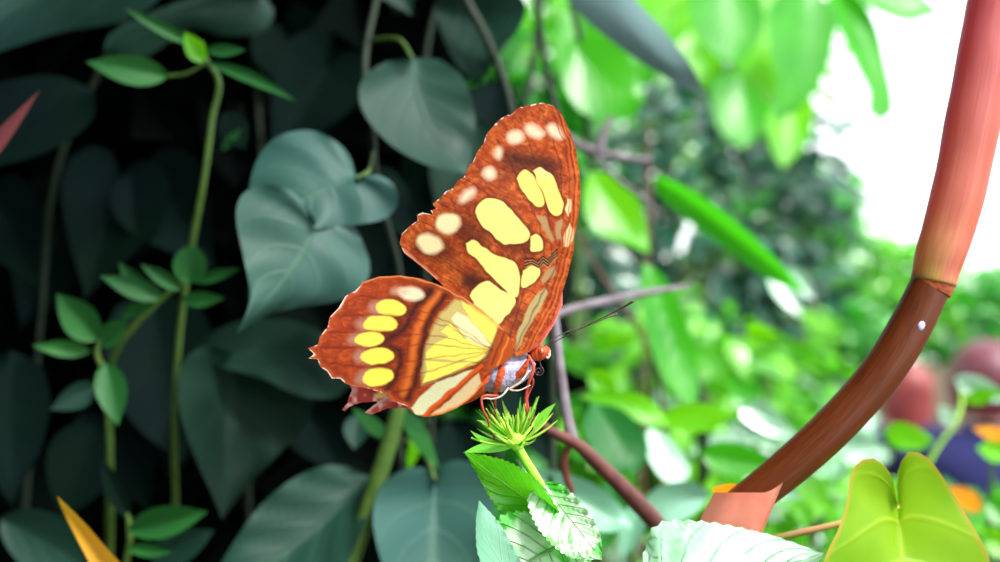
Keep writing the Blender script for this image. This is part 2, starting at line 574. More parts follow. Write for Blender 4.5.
def vnoise(X, Y, sc, seed):
    r = np.random.RandomState(seed)
    g = r.rand(64, 64)
    x, y = X / sc, Y / sc
    xi, yi = np.floor(x).astype(int), np.floor(y).astype(int)
    fx, fy = x - xi, y - yi
    fx, fy = fx * fx * (3 - 2 * fx), fy * fy * (3 - 2 * fy)
    G = lambda i, j: g[i % 64, j % 64]
    return (G(xi, yi) * (1 - fx) + G(xi + 1, yi) * fx) * (1 - fy) + (G(xi, yi + 1) * (1 - fx) + G(xi + 1, yi + 1) * fx) * fy


def blend(C, a, col):
    a = np.clip(a, 0, 1)[:, None]
    C[:] = C * (1 - a) + np.array(lin(col)) * a


def spot(C, X, Y, poly, col, soft=1.2, grow=0.0, amt=1.0):
    blend(C, np.clip(0.5 - (sdf(X, Y, poly) - grow) / soft, 0, 1) * amt, col)


def ell(c, rx, ry, ang=0.0, f=None, n=16):
    cx, cy = c
    a = math.radians(ang)
    out = []
    for k in range(n):
        th = 2 * PI * k / n
        x, y = rx * math.cos(th), ry * math.sin(th)
        out.append((cx + x * math.cos(a) - y * math.sin(a), cy + x * math.sin(a) + y * math.cos(a)))
    return mp(f, out) if f else out


def stroke(C, X, Y, pts, w, col, soft=1.0, amt=1.0):
    blend(C, np.clip(0.5 - (sdline(X, Y, pts) - w / 2) / soft, 0, 1) * amt, col)


def smoothpoly(pts, n=120):
    q = catmull(list(pts) + [pts[0]], n)
    return [tuple(v) for v in q[:-1]]


def ragged(poly, amp, seed, lo=0, hi=1):
    r = np.random.RandomState(seed)
    out = []
    n = len(poly)
    for i, p in enumerate(poly):
        k = amp if lo <= i / n <= hi else 0.0
        out.append((p[0] + k * (r.rand() - .5), p[1] + k * (r.rand() - .5)))
    return out


# outlines
FW_MARGIN = mp(Z1, [(890, 130), (866, 80), (840, 52), (800, 42), (770, 47), (740, 55), (722, 58), (700, 80), (680, 84), (655, 100), (640, 118), (620, 140), (612, 160), (605, 180), (585, 205), (575, 232), (560, 250), (543, 285), (522, 300), (505, 325), (482, 335), (463, 357), (437, 376), (450, 392), (432, 398), (440, 412), (405, 405), (385, 412), (390, 430), (360, 452), (337, 475), (329, 505), (345, 540)])
FW = FW_MARGIN + mp(Z2, [(370, 30), (420, 70), (470, 115), (540, 200), (620, 290), (690, 345), (722, 352), (755, 338), (790, 296), (832, 238), (862, 160), (886, 80), (905, 0)]) + mp(Z1, [(906, 490), (921, 420), (928, 340), (924, 270), (912, 195)])
HW_TOP = mp(Z2, [(200, 118), (206, 106), (260, 88), (330, 84), (400, 94), (470, 119), (540, 155), (600, 196), (650, 238), (668, 258)])
HW = HW_TOP + mp(Z2, [(700, 300), (705, 345), (680, 372), (640, 392), (612, 420), (598, 455), (560, 495), (520, 522), (470, 543), (428, 552), (395, 550), (370, 538), (352, 516),
                      (320, 505), (300, 500), (290, 478), (225, 458), (172, 449), (150, 442), (133, 425), (105, 425), (88, 400), (68, 388), (58, 362), (28, 358), (46, 344), (25, 325), (60, 312), (66, 285), (92, 252), (98, 222), (128, 190), (150, 152), (182, 135)])

OR, DK, YE, CR = (196, 84, 16), (62, 18, 8), (255, 234, 128), (255, 236, 190)


def paint_fore(X, Y, od):
    X, Y = X + (vnoise(X, Y, 7, 61) - .5) * 2.2, Y + (vnoise(X, Y, 7, 62) - .5) * 2.2
    C = np.tile(np.array(lin((190, 84, 26))), (len(X), 1))
    blend(C, vnoise(X, Y, 9, 1) * 1.3 - .35, (142, 50, 12))
    blend(C, vnoise(X + Y * .4, Y, 4, 2) * 1.2 - .5, (224, 124, 52))
    blend(C, (vnoise(X, Y, 2.2, 3) - .55) * 1.6, (112, 36, 10))
    # fine combing across the margin
    u = (X * .55 - Y * .83)
    blend(C, (vnoise(X * .3 + Y * .2, u * 2.0, 2.2, 5) - .4) * 1.6, (140, 46, 8))
    # darker clouds
    for c, rx, ry, a, am in ((Z4(455, 215), 95, 30, 12, .9), (Z4(390, 235), 40, 45, 40, .6), (Z6(170, 135), 55, 38, 20, .95), (Z4(250, 470), 60, 40, 30, .7), (Z4(140, 530), 80, 30, 35, .5),
                             (Z4(420, 520), 60, 30, 10, .6), (Z4(345, 310), 80, 30, 40, .35), (Z4(200, 390), 70, 60, 30, .25), (Z4(110, 520), 65, 45, 10, .5), (Z4(530, 250), 50, 30, 40, .6), (Z6(300, 250), 40, 60, 0, .5)):
        q = ell(c, rx / 3.4, ry / 3.4, a)
        spot(C, X, Y, q, DK, soft=14, amt=am)
    # veins
    for v in ([(545, 350), (560, 290), (570, 230), (574, 170), (566, 125)], [(545, 350), (555, 270), (563, 215), (560, 160), (545, 120)], [(552, 262), (548, 210), (535, 160), (520, 118)], [(545, 262), (540, 225), (520, 180), (497, 140)],
              [(532, 268), (515, 232), (490, 195), (463, 178)], [(525, 290), (505, 250), (470, 215), (437, 202)], [(518, 300), (490, 262), (455, 232), (418, 222)], [(515, 316), (480, 285), (445, 262), (412, 248)]):
        stroke(C, X, Y, v, 1.0, DK, soft=1.3, amt=.75)
    # rims round the large spots, then the spots
    yel = [mp(Z4, [(268, 395), (275, 365), (305, 345), (345, 350), (385, 385), (430, 430), (455, 470), (445, 495), (405, 508), (360, 500), (310, 460), (280, 430)]),
           mp(Z4, [(412, 275), (430, 250), (455, 255), (485, 300), (507, 350), (500, 372), (475, 370), (440, 335), (420, 300)]),
           mp(Z4, [(468, 250), (495, 240), (530, 260), (550, 300), (572, 360), (570, 395), (550, 408), (528, 390), (505, 330), (480, 285)]),
           mp(Z4, [(460, 480), (480, 470), (500, 495), (500, 520), (480, 530), (460, 525)]),
           mp(Z6, [(145, 10), (165, 0), (200, 20), (240, 50), (290, 65), (310, 95), (312, 130), (305, 170), (295, 180), (270, 160), (220, 110), (175, 60), (150, 35)]),
           mp(Z6, [(322, 95), (350, 82), (372, 90), (372, 115), (345, 140), (318, 145)]),
           mp(Z6, [(155, 175), (170, 150), (200, 128), (225, 135), (250, 155), (280, 170), (297, 185), (292, 210), (270, 235), (245, 265), (215, 245), (175, 210)])]
    for q in yel:
        spot(C, X, Y, smoothpoly(q, 60), (86, 28, 10), soft=3.5, grow=2.6, amt=.75)
    for k, q in enumerate(yel):
        q = smoothpoly(q, 60)
        spot(C, X, Y, q, (255, 226, 110) if k in (1, 2) else YE, soft=1.2)
    blend(C, np.clip(.5 - sdf(X, Y, smoothpoly(yel[2], 60)) / 1.5, 0, 1) * np.clip((Y.min() + 78 - Y) / 20, 0, 1) * .5, CR)
    for c, rx, ry, a in ((Z4(403, 130), 27, 22, 0), (Z4(470, 110), 36, 19, 25), (Z4(545, 110), 34, 20, 35), (Z4(345, 185), 13, 20, 0), (Z4(315, 258), 22, 20, 30), (Z4(237, 335), 34, 15, -40), (Z4(168, 433), 42, 36, 0), (Z4(105, 505), 48, 34, 15)):
        q = ell(c, rx / 3.51, ry / 3.51, a)
        big = rx * ry > 1300
        spot(C, X, Y, q, (110, 40, 14), soft=4, grow=2.5, amt=.5 if big else 0)
        spot(C, X, Y, q, (250, 222, 170) if big else (246, 214, 180), soft=4.5 if big else 6.5)
    for q in ([(590, 345), (603, 350), (605, 385), (590, 405), (582, 380)], [(595, 430), (608, 450), (605, 490), (590, 515), (572, 515), (575, 480)]):
        spot(C, X, Y, mp(Z4, q), (250, 218, 160), soft=1.5)
    for q in ([(480, 400), (510, 410), (540, 490), (530, 500), (500, 450)], [(545, 430), (570, 420), (565, 490), (548, 490)]):
        spot(C, X, Y, mp(Z4, q), (172, 138, 92), soft=1.5)
    spot(C, X, Y, mp(Z6, [(390, 150), (400, 165), (375, 215), (345, 262), (308, 335), (298, 348), (303, 300), (328, 230), (358, 180)]), (176, 158, 104), soft=1.5)
    spot(C, X, Y, mp(Z6, [(400, 90), (425, 80), (420, 110), (385, 140), (380, 125)]), (176, 140, 92), soft=2)
    # squiggles at the cell end
    for off in (0, 9, 18):
        stroke(C, X, Y, mp(Z6, [(330, 62 + off), (350, 55 + off), (370, 66 + off), (385, 50 + off), (400, 62 + off), (415, 40 + off), (428, 30 + off)]), 1.5, (34, 16, 12), soft=1.0)
        stroke(C, X, Y, mp(Z6, [(330, 67 + off), (350, 60 + off), (370, 71 + off), (385, 55 + off), (400, 67 + off), (415, 45 + off), (428, 35 + off)]), .5, (226, 180, 120), soft=.8, amt=.7)
    # costal edge: parallel bands
    cost = mp(Z1, [(866, 80), (905, 190), (920, 300), (917, 420), (898, 520)]) + mp(Z2, [(884, 60), (850, 160), (800, 260), (765, 325)])
    for k, (o_, cc) in enumerate(((1.0, (226, 110, 40)), (3.0, (120, 40, 10)), (5.2, (206, 92, 28)), (8.0, (110, 38, 10)))):
        stroke(C, X, Y, [(x - o_, y) for x, y in cost], 1.2, cc, soft=1.2, amt=.8)
    stroke(C, X, Y, mp(Z2, [(700, 360), (730, 290), (775, 200), (820, 110), (850, 40)]), 1.2, DK, soft=1.4, amt=.8)
    stroke(C, X, Y, mp(Z2, [(655, 385), (690, 300), (722, 200), (740, 130)]), 1.5, DK, soft=1.6, amt=.7)
    # pale pink inner margin next to the hindwing, white fringe on the outer margin
    stroke(C, X, Y, mp(Z2, [(345, 5), (400, 52), (450, 95)]), 3.0, (228, 150, 120), soft=3.0, amt=.8)
    md = sdline(X, Y, FW_MARGIN[2:])
    blend(C, np.clip(1.0 - md / 2.2, 0, 1) * .35, (120, 44, 20))
    blend(C, np.clip(1.2 - md / 1.0, 0, 1) * (vnoise(X, Y, 3.0, 9) > .48), (244, 226, 214))
    return C


def paint_hind(X, Y, od):
    X, Y = X + (vnoise(X, Y, 7, 63) - .5) * 2.0, Y + (vnoise(X, Y, 7, 64) - .5) * 2.0
    C = np.tile(np.array(lin((160, 60, 20))), (len(X), 1))
    blend(C, vnoise(X, Y, 8, 11) * 1.2 - .35, (124, 40, 10))
    blend(C, (vnoise(X, Y, 2.4, 13) - .5) * 1.3, (118, 36, 12))
    blend(C, vnoise(X, Y * 2.5, 5, 12) * .9 - .5, (214, 100, 36))
    b1 = mp(Z5, [(440, 90), (400, 130), (372, 175), (350, 225), (300, 255), (262, 280)])
    b1b = mp(Z5, [(300, 285), (332, 300), (335, 350), (318, 400), (280, 445)])
    b2 = mp(Z5, [(490, 105), (455, 160), (425, 225), (412, 290), (405, 350), (385, 420), (362, 470)])
    stroke(C, X, Y, mp(Z5, [(465, 100), (425, 160), (395, 230), (380, 300), (370, 380), (345, 450)]), 7, (206, 104, 34), soft=5)
    stroke(C, X, Y, b1, 9, (58, 20, 14), soft=7, amt=.97)
    stroke(C, X, Y, b1b, 6, (58, 20, 14), soft=5, amt=.95)
    stroke(C, X, Y, b2, 6.5, (68, 24, 8), soft=5, amt=.97)
    # inner area: olive grey, then yellow panels
    spot(C, X, Y, mp(Z6, [(110, 180), (165, 205), (250, 262), (235, 320), (205, 375), (130, 405), (50, 440), (5, 455), (10, 380), (20, 330), (40, 270), (70, 225)]), (196, 176, 104), soft=4)
    Yp = [mp(Z6, [(20, 352), (45, 325), (90, 305), (130, 303), (216, 338), (188, 380), (100, 376), (20, 372)]), mp(Z6, [(20, 380), (185, 386), (140, 400), (60, 432), (8, 446), (22, 405)]),
          mp(Z6, [(100, 245), (118, 225), (150, 240), (190, 288), (220, 330), (205, 336), (150, 312), (122, 275)]), mp(Z6, [(128, 192), (165, 207), (243, 268), (238, 300), (224, 325), (190, 282), (150, 232)]), mp(Z6, [(66, 284), (96, 264), (135, 300), (100, 308)])]
    for k, q in enumerate(Yp):
        spot(C, X, Y, q, (255, 234, 96) if k != 2 else (255, 236, 170), soft=1.4)
    # veins from the base
    bx = Z6(228, 345)
    for e in ((0, 120), (300, 95)),:
        pass
    for q in ([bx, Z6(120, 270), Z5(330, 130), Z5(195, 108)], [bx, Z6(90, 270), Z5(350, 180), Z5(220, 175), Z5(110, 178)], [bx, Z6(60, 300), Z5(330, 240), Z5(220, 240), Z5(85, 235)], [bx, Z6(20, 325), Z5(330, 288), Z5(200, 290), Z5(60, 290)],
              [bx, Z6(10, 375), Z5(330, 340), Z5(210, 362), Z5(90, 345)], [bx, Z6(0, 420), Z5(330, 400), Z5(230, 430), Z5(140, 408)], [Z6(200, 372), Z6(90, 420), Z6(0, 458), Z5(300, 455)]):
        stroke(C, X, Y, q, .9, (112, 34, 12), soft=1.5, amt=.8)
        stroke(C, X, Y, q[-2:], 2.0, (104, 30, 14), soft=3, amt=.6)
    # dark base band along the body
    stroke(C, X, Y, mp(Z6, [(262, 262), (235, 310), (212, 365), (160, 405), (60, 440)]), 3.5, (110, 42, 10), soft=3, amt=.9)
    spot(C, X, Y, mp(Z6, [(262, 262), (330, 300), (320, 380), (250, 410), (205, 400), (225, 350), (240, 300)]), (168, 72, 14), soft=4)
    stroke(C, X, Y, mp(Z6, [(285, 290), (262, 340), (240, 395)]), 1.5, (230, 130, 50), soft=2)
    stroke(C, X, Y, mp(Z6, [(268, 280), (248, 330), (222, 390)]), 1.5, (100, 34, 8), soft=2)
    # grey panels of the inner fold with an orange stripe
    spot(C, X, Y, mp(Z2, [(366, 520), (400, 480), (450, 440), (540, 405), (575, 398), (545, 430), (480, 485), (415, 545), (380, 545)]), (214, 214, 170), soft=1.5)
    spot(C, X, Y, mp(Z2, [(432, 548), (500, 490), (560, 432), (592, 408), (600, 440), (580, 475), (520, 520), (460, 545)]), (212, 186, 140), soft=1.5)
    stroke(C, X, Y, mp(Z2, [(410, 548), (470, 492), (545, 428), (600, 385)]), 3.6, (206, 84, 10), soft=1.5)
    stroke(C, X, Y, mp(Z2, [(440, 548), (520, 522), (580, 476), (605, 440)]), 2.0, (226, 122, 30), soft=1.5)
    # row of yellow spots with greyish halo towards the margin and dark surround
    E = (((302, 152), 54, 29, 8), ((265, 207), 62, 28, 0), ((228, 261), 52, 25, -4), ((253, 320), 58, 29, -4), ((256, 393), 56, 31, -12))
    for c, rx, ry, a in E:
        q = ell((c[0] - 26, c[1]), rx, ry * .95, a, Z5)
        spot(C, X, Y, q, (176, 130, 110), soft=6, amt=.75)
    for c, rx, ry, a in E:
        q = ell((c[0] + 12, c[1]), rx, ry * 1.1, a, Z5)
        spot(C, X, Y, q, (86, 30, 12), soft=4, grow=1.5, amt=.6)
        spot(C, X, Y, ell(c, rx, ry, a, Z5), (255, 230, 84), soft=2.0)
    spot(C, X, Y, ell((372, 100), 48, 22, 8, Z5), (232, 214, 180), soft=4)
    spot(C, X, Y, ell((330, 92), 30, 14, 0, Z5), (200, 160, 130), soft=5, amt=.6)
    # margin: orange brown rays
    md = sdline(X, Y, HW[-22:] + [HW[0]])
    blend(C, np.clip(1.3 - md / 3.5, 0, 1) * .5, (196, 96, 50))
    blend(C, np.clip(1.2 - md / 1.0, 0, 1) * (vnoise(X, Y, 3.0, 19) > .45), (244, 222, 206))
    stroke(C, X, Y, [(x, y + 1) for x, y in HW_TOP], 1.6, (232, 140, 80), soft=1.5, amt=.85)
    stroke(C, X, Y, [(x, y + 4.5) for x, y in HW_TOP[2:]], 1.4, (150, 60, 24), soft=2, amt=.6)
    return C


def paint_far(X, Y, od):
    C = np.tile(np.array(lin((206, 84, 60))), (len(X), 1))
    blend(C, vnoise(X, Y, 7, 31) * .9 - .3, (150, 50, 30))
    blend(C, vnoise(X, Y, 4, 32) * .9 - .55, (240, 160, 140))
    blend(C, np.clip(1.3 - np.abs(od) / 1.6, 0, 1), (238, 140, 128))
    return C


def wing(name, parent, outline, paint, depth, mat, step=0.8, smooth=True, hide_label=None):
    o_ = smoothpoly(outline, len(outline) * 4) if smooth else outline
    xs = [p[0] for p in o_]
    ys = [p[1] for p in o_]
    nx, ny = int((max(xs) - min(xs)) / step) + 3, int((max(ys) - min(ys)) / step) + 3
    gx, gy = np.meshgrid(min(xs) - step + step * np.arange(nx), min(ys) - step + step * np.arange(ny))
    X, Y = gx.ravel(), gy.ravel()
    D = sdf(X, Y, o_)
    G = D.reshape(ny, nx)
    ok = G < step * .7
    cell = ok[:-1, :-1] & ok[1:, :-1] & ok[:-1, 1:] & ok[1:, 1:]
    # pull the outermost vertices on to the margin
    gyv, gxv = np.gradient(G, step)
    gl = np.hypot(gxv, gyv) + 1e-9
    sh = np.where(G > 0, G, 0)
    X2 = (gx - sh * gxv / gl).ravel()
    Y2 = (gy - sh * gyv / gl).ravel()
    idx = -np.ones(nx * ny, int)
    jj, ii = np.nonzero(cell)
    a = jj * nx + ii
    quads = np.stack([a, a + 1, a + nx + 1, a + nx], 1)
    used = np.unique(quads)
    idx[used] = np.arange(len(used))
    X2, Y2, Du = X2[used], Y2[used], D[used]
    C = paint(X2, Y2, Du)
    dd = depth(X2, Y2)
    V = np.stack([(X2 - 500) / F * dd, dd, CAM.z - (Y2 - 281) / F * dd], 1)
    return mesh(name, V, idx[quads].tolist(), mat, parent, col=np.clip(C, 0, 1), uv=np.stack([X2 / 1000, Y2 / 1000], 1))


def wing_mat():
    m, nt, N, L = newmat('butterfly_wing')
    out = N.new('ShaderNodeOutputMaterial')
    at = N.new('ShaderNodeAttribute')
    at.attribute_name = 'Col'
    geo = N.new('ShaderNodeNewGeometry')
    noi = N.new('ShaderNodeTexNoise')
    noi.inputs['Scale'].default_value = 2600
    noi.inputs['Detail'].default_value = 2
    L.new(geo.outputs['Position'], noi.inputs['Vector'])
    f = mathn(nt, 'MULTIPLY', mathn(nt, 'SUBTRACT', noi.outputs['Fac'], .4), 1.2, clamp=True)
    c = mixc(nt, f, at.outputs['Color'], mixc(nt, 1.0, at.outputs['Color'], (.8, .72, .62), 'MULTIPLY'))
    b = N.new('ShaderNodeBsdfPrincipled')
    b.inputs['Roughness'].default_value = .6
    b.inputs['Specular IOR Level'].default_value = .25
    L.new(c, b.inputs['Base Color'])
    bm = N.new('ShaderNodeBump')
    bm.inputs['Strength'].default_value = .5
    bm.inputs['Distance'].default_value = .0001
    L.new(noi.outputs['Fac'], bm.inputs['Height'])
    L.new(bm.outputs[0], b.inputs['Normal'])
    tr = N.new('ShaderNodeBsdfTranslucent')
    L.new(at.outputs['Color'], tr.inputs['Color'])
    mx = N.new('ShaderNodeMixShader')
    mx.inputs[0].default_value = .2
    L.new(b.outputs[0], mx.inputs[1])
    L.new(tr.outputs[0], mx.inputs[2])
    L.new(mx.outputs[0], out.inputs[0])
    return m


def butterfly():
    WM = wing_mat()
    b = thing('butterfly', 'orange-brown and yellow spotted butterfly with closed wings perched on the green flower head', 'butterfly', P(510, 385, .154))
    dn = lambda X, Y: .1512 - .000004 * (350 - Y) + .00035 * np.sin(X * .035 + .6) + .0002 * np.sin(Y * .05)
    wing('forewing', b, FW, paint_fore, lambda X, Y: dn(X, Y) + .0002, WM, smooth=False)
    wing('hindwing', b, HW, paint_hind, lambda X, Y: dn(X, Y) - .0004 - .000002 * (500 - X), WM, smooth=False)
    # the far pair, a body's width behind
    FF = mp(Z2, [(868, 140), (868, 182), (842, 245), (795, 318), (755, 340), (722, 352), (640, 300)]) + mp(Z1, [(600, 500), (400, 470), (480, 380), (600, 240), (660, 120), (740, 75), (800, 62), (850, 85), (890, 190), (905, 300), (900, 420), (880, 540)]) + mp(Z2, [(862, 100)])
    HF = mp(Z2, [(230, 130), (330, 100), (470, 135), (600, 215), (700, 300), (690, 370), (600, 450), (470, 520), (380, 530), (340, 522), (290, 524), (235, 545), (214, 538), (240, 515), (262, 500), (200, 505), (165, 518), (148, 534), (138, 528), (158, 505), (160, 490), (172, 462), (150, 430), (90, 370), (75, 320), (110, 230)])
    f1 = wing('forewing', b, FF, paint_far, lambda X, Y: .1566 + .00000 * X, WM, step=1.2, smooth=False)
    f2 = wing('hindwing', b, HF, lambda X, Y, o: paint_tail(X, Y, o), lambda X, Y: .1560 + 0 * X, WM, step=1.0, smooth=False)
    f1['label'] = 'far forewing showing a pinkish edge behind the near one'
    f2['label'] = 'far hindwing with torn pink tails below the near one'
    # thorax with pale fur and orange bands
    mt = simple_mat('thorax_fur', lin((186, 184, 206)), lin((120, 114, 142)), rough=.8, scale=900, bump=.6)
    mo = simple_mat('orange_fur', lin((206, 84, 26)), lin((164, 52, 12)), rough=.6, scale=900, bump=.5)
    md = simple_mat('dark_cuticle', lin((66, 36, 44)), lin((44, 26, 32)), rough=.35, scale=900)
    mr = simple_mat('red_leg', lin((198, 76, 58)), lin((150, 46, 40)), rough=.45, scale=1200)
    mw = simple_mat('pale_leg', lin((220, 200, 190)), lin((190, 150, 130)), rough=.5, scale=1200)
    me_ = simple_mat('eye', lin((190, 80, 40)), lin((120, 44, 26)), rough=.15, scale=2500, spec=.8)
    k = .154 / F
    path = [P(531, 358, .154), P(521, 366, .154), P(508, 372, .154), P(494, 378, .154), P(484, 385, .154)]
    tube('thorax', path, [8 * k, 14 * k, 17 * k, 16 * k, 9 * k], mt, b, n=20, seg=20)
    tube('abdomen', [P(487, 383, .1537), P(470, 393, .1536), P(450, 401, .1536), P(432, 407, .1536), P(422, 410, .1536)], [7 * k, 8.5 * k, 7.5 * k, 5 * k, 1.5 * k], mo, b, n=16, seg=20)
    # orange bands lie on the near flank of the thorax
    def band(pts, w):
        V, Fc = [], []
        q = catmull(pts, 14)
        for i, c in enumerate(q):
            dx = q[min(i + 1, 14)] - q[max(i - 1, 0)]
            n_ = np.array([-dx[1], dx[0]]) / np.linalg.norm(dx)
            ww = w * math.sin(PI * (i + .6) / 15.5)
            for t in (-1, -.5, 0, .5, 1):
                x, y = c + n_ * ww * t
                # height of the rounded flank below the pixel
                ax, ay = np.array([531., 358]), np.array([484., 385])
                e = ay - ax
                h = abs((x - ax[0]) * e[1] - (y - ax[1]) * e[0]) / np.linalg.norm(e)
                dz = math.sqrt(max(0.0, 16.5 ** 2 - h * h)) * k
                V.append(P(x, y, .154 - dz - .00012 - .00025 * (1 - abs(t))))
        Fc = [(i * 5 + j, i * 5 + j + 1, i * 5 + j + 6, i * 5 + j + 5) for i in range(14) for j in range(4)]
        mesh('fur_band', V, Fc, mo, b)
    band(mp(Z7, [(182, 120), (176, 200), (150, 285)]), 4.2)
    band(mp(Z7, [(300, 120), (266, 185), (212, 255)]), 4.0)
    band(mp(Z7, [(128, 150), (112, 215), (70, 255)]), 3.0)
    # head, eye, palps
    V, Fc, U = tube_data([P(532, 356, .154), P(538, 354, .1539), P(545, 350, .1538), P(548, 347, .1537)], [5 * k, 7.0 * k, 6.0 * k, 2.5 * k], 16, 14)
    hd = mesh('head', V, Fc, mo, b)
    def ball(name, c, r, mat, par, sq=(1, 1, 1)):
        bm = bmesh.new()
        bmesh.ops.create_uvsphere(bm, u_segments=16, v_segments=10, radius=r)
        for v in bm.verts:
            v.co = Vector((v.co.x * sq[0], v.co.y * sq[1], v.co.z * sq[2])) + c
        me = bpy.data.meshes.new(name)
        bm.to_mesh(me)
        bm.free()
        return link(name, me, mat, par)
    ball('eye', P(541, 352, .1530), 3.8 * k, me_, hd)
    ball('eye', P(541, 352, .1548), 3.8 * k, me_, hd)
    tube('palp', [P(545, 355, .1535), P(548, 358, .1533), P(549, 353, .1533)], [1.2 * k, 1.3 * k, .5 * k], mw, hd, n=8)
    tube('palp', [P(545, 355, .1543), P(549, 356, .1545), P(550, 350, .1545)], [1.2 * k, 1.3 * k, .5 * k], mw, hd, n=8)
    # coiled proboscis
    c0 = Z7(340, 178)
    pr = [P(*Z7(345, 130), .1537)] + [P(c0[0] + (5.2 - a * .38) * math.sin(a), c0[1] - (5.2 - a * .38) * math.cos(a), .1537 + .00003 * a) for a in [i * .5 for i in range(1, 23)]]
    tube('proboscis', pr, [.8 * k] * len(pr), md, hd, n=8, seg=90)
    # antennae with clubbed ends
    for pts, dd in (([(544, 348), (560, 339), (580, 329), (600, 319), (620, 309), (634, 301)], .152), ([(543, 347), (558, 336), (572, 330), (590, 325), (606, 318), (618, 314)], .1575)):
        tube('antenna', [P(x, y, .1535 + (dd - .1535) * i / 5) for i, (x, y) in enumerate(pts)], [.55 * k, .45 * k, .45 * k, .5 * k, .8 * k, 1.3 * k], md, b, n=8, seg=30)
    # legs
    def leg(pts, ds, r0, mat):
        tube('leg', [P(*Z7(*p), d) for p, d in zip(pts, ds)], [r0 * k, r0 * .95 * k, r0 * .8 * k, r0 * .7 * k, r0 * .5 * k][:len(pts)], mat, b, n=8, seg=24)
    leg([(295, 110), (318, 160), (298, 225), (283, 300), (306, 415)], [.1525, .1515, .1515, .152, .1530], 1.9, mr)
    leg([(262, 170), (315, 215), (290, 300), (300, 360), (298, 400)], [.155, .1555, .1555, .155, .154], 1.5, mr)
    leg([(165, 285), (95, 292), (98, 340), (120, 385), (126, 440)], [.1522, .1512, .1512, .1518, .1528], 1.6, mr)
    leg([(150, 270), (152, 330), (150, 400), (148, 480), (152, 520)], [.155, .1558, .1555, .155, .1545], 1.3, mr)
    leg([(300, 175), (262, 225), (215, 258), (250, 262), (305, 238)], [.1517, .151, .151, .1508, .151], 1.1, mw)
    leg([(210, 250), (180, 285), (140, 298), (108, 296), (96, 300)], [.1516, .1510, .151, .1508, .151], 1.0, mw)
    return b


def paint_tail(X, Y, od):
    C = np.tile(np.array(lin((196, 74, 66))), (len(X), 1))
    blend(C, vnoise(X, Y, 6, 41) * .9 - .3, (150, 46, 40))
    blend(C, vnoise(X, Y, 5, 42) * 2.4 - 1.1, (250, 196, 188))
    stroke(C, X, Y, mp(Z2, [(225, 530), (260, 505), (320, 470)]), 2.5, (240, 190, 180), soft=2)
    spot(C, X, Y, ell((270, 478), 22, 12, -20, Z2), (255, 214, 120), soft=2)
    return C


butterfly()

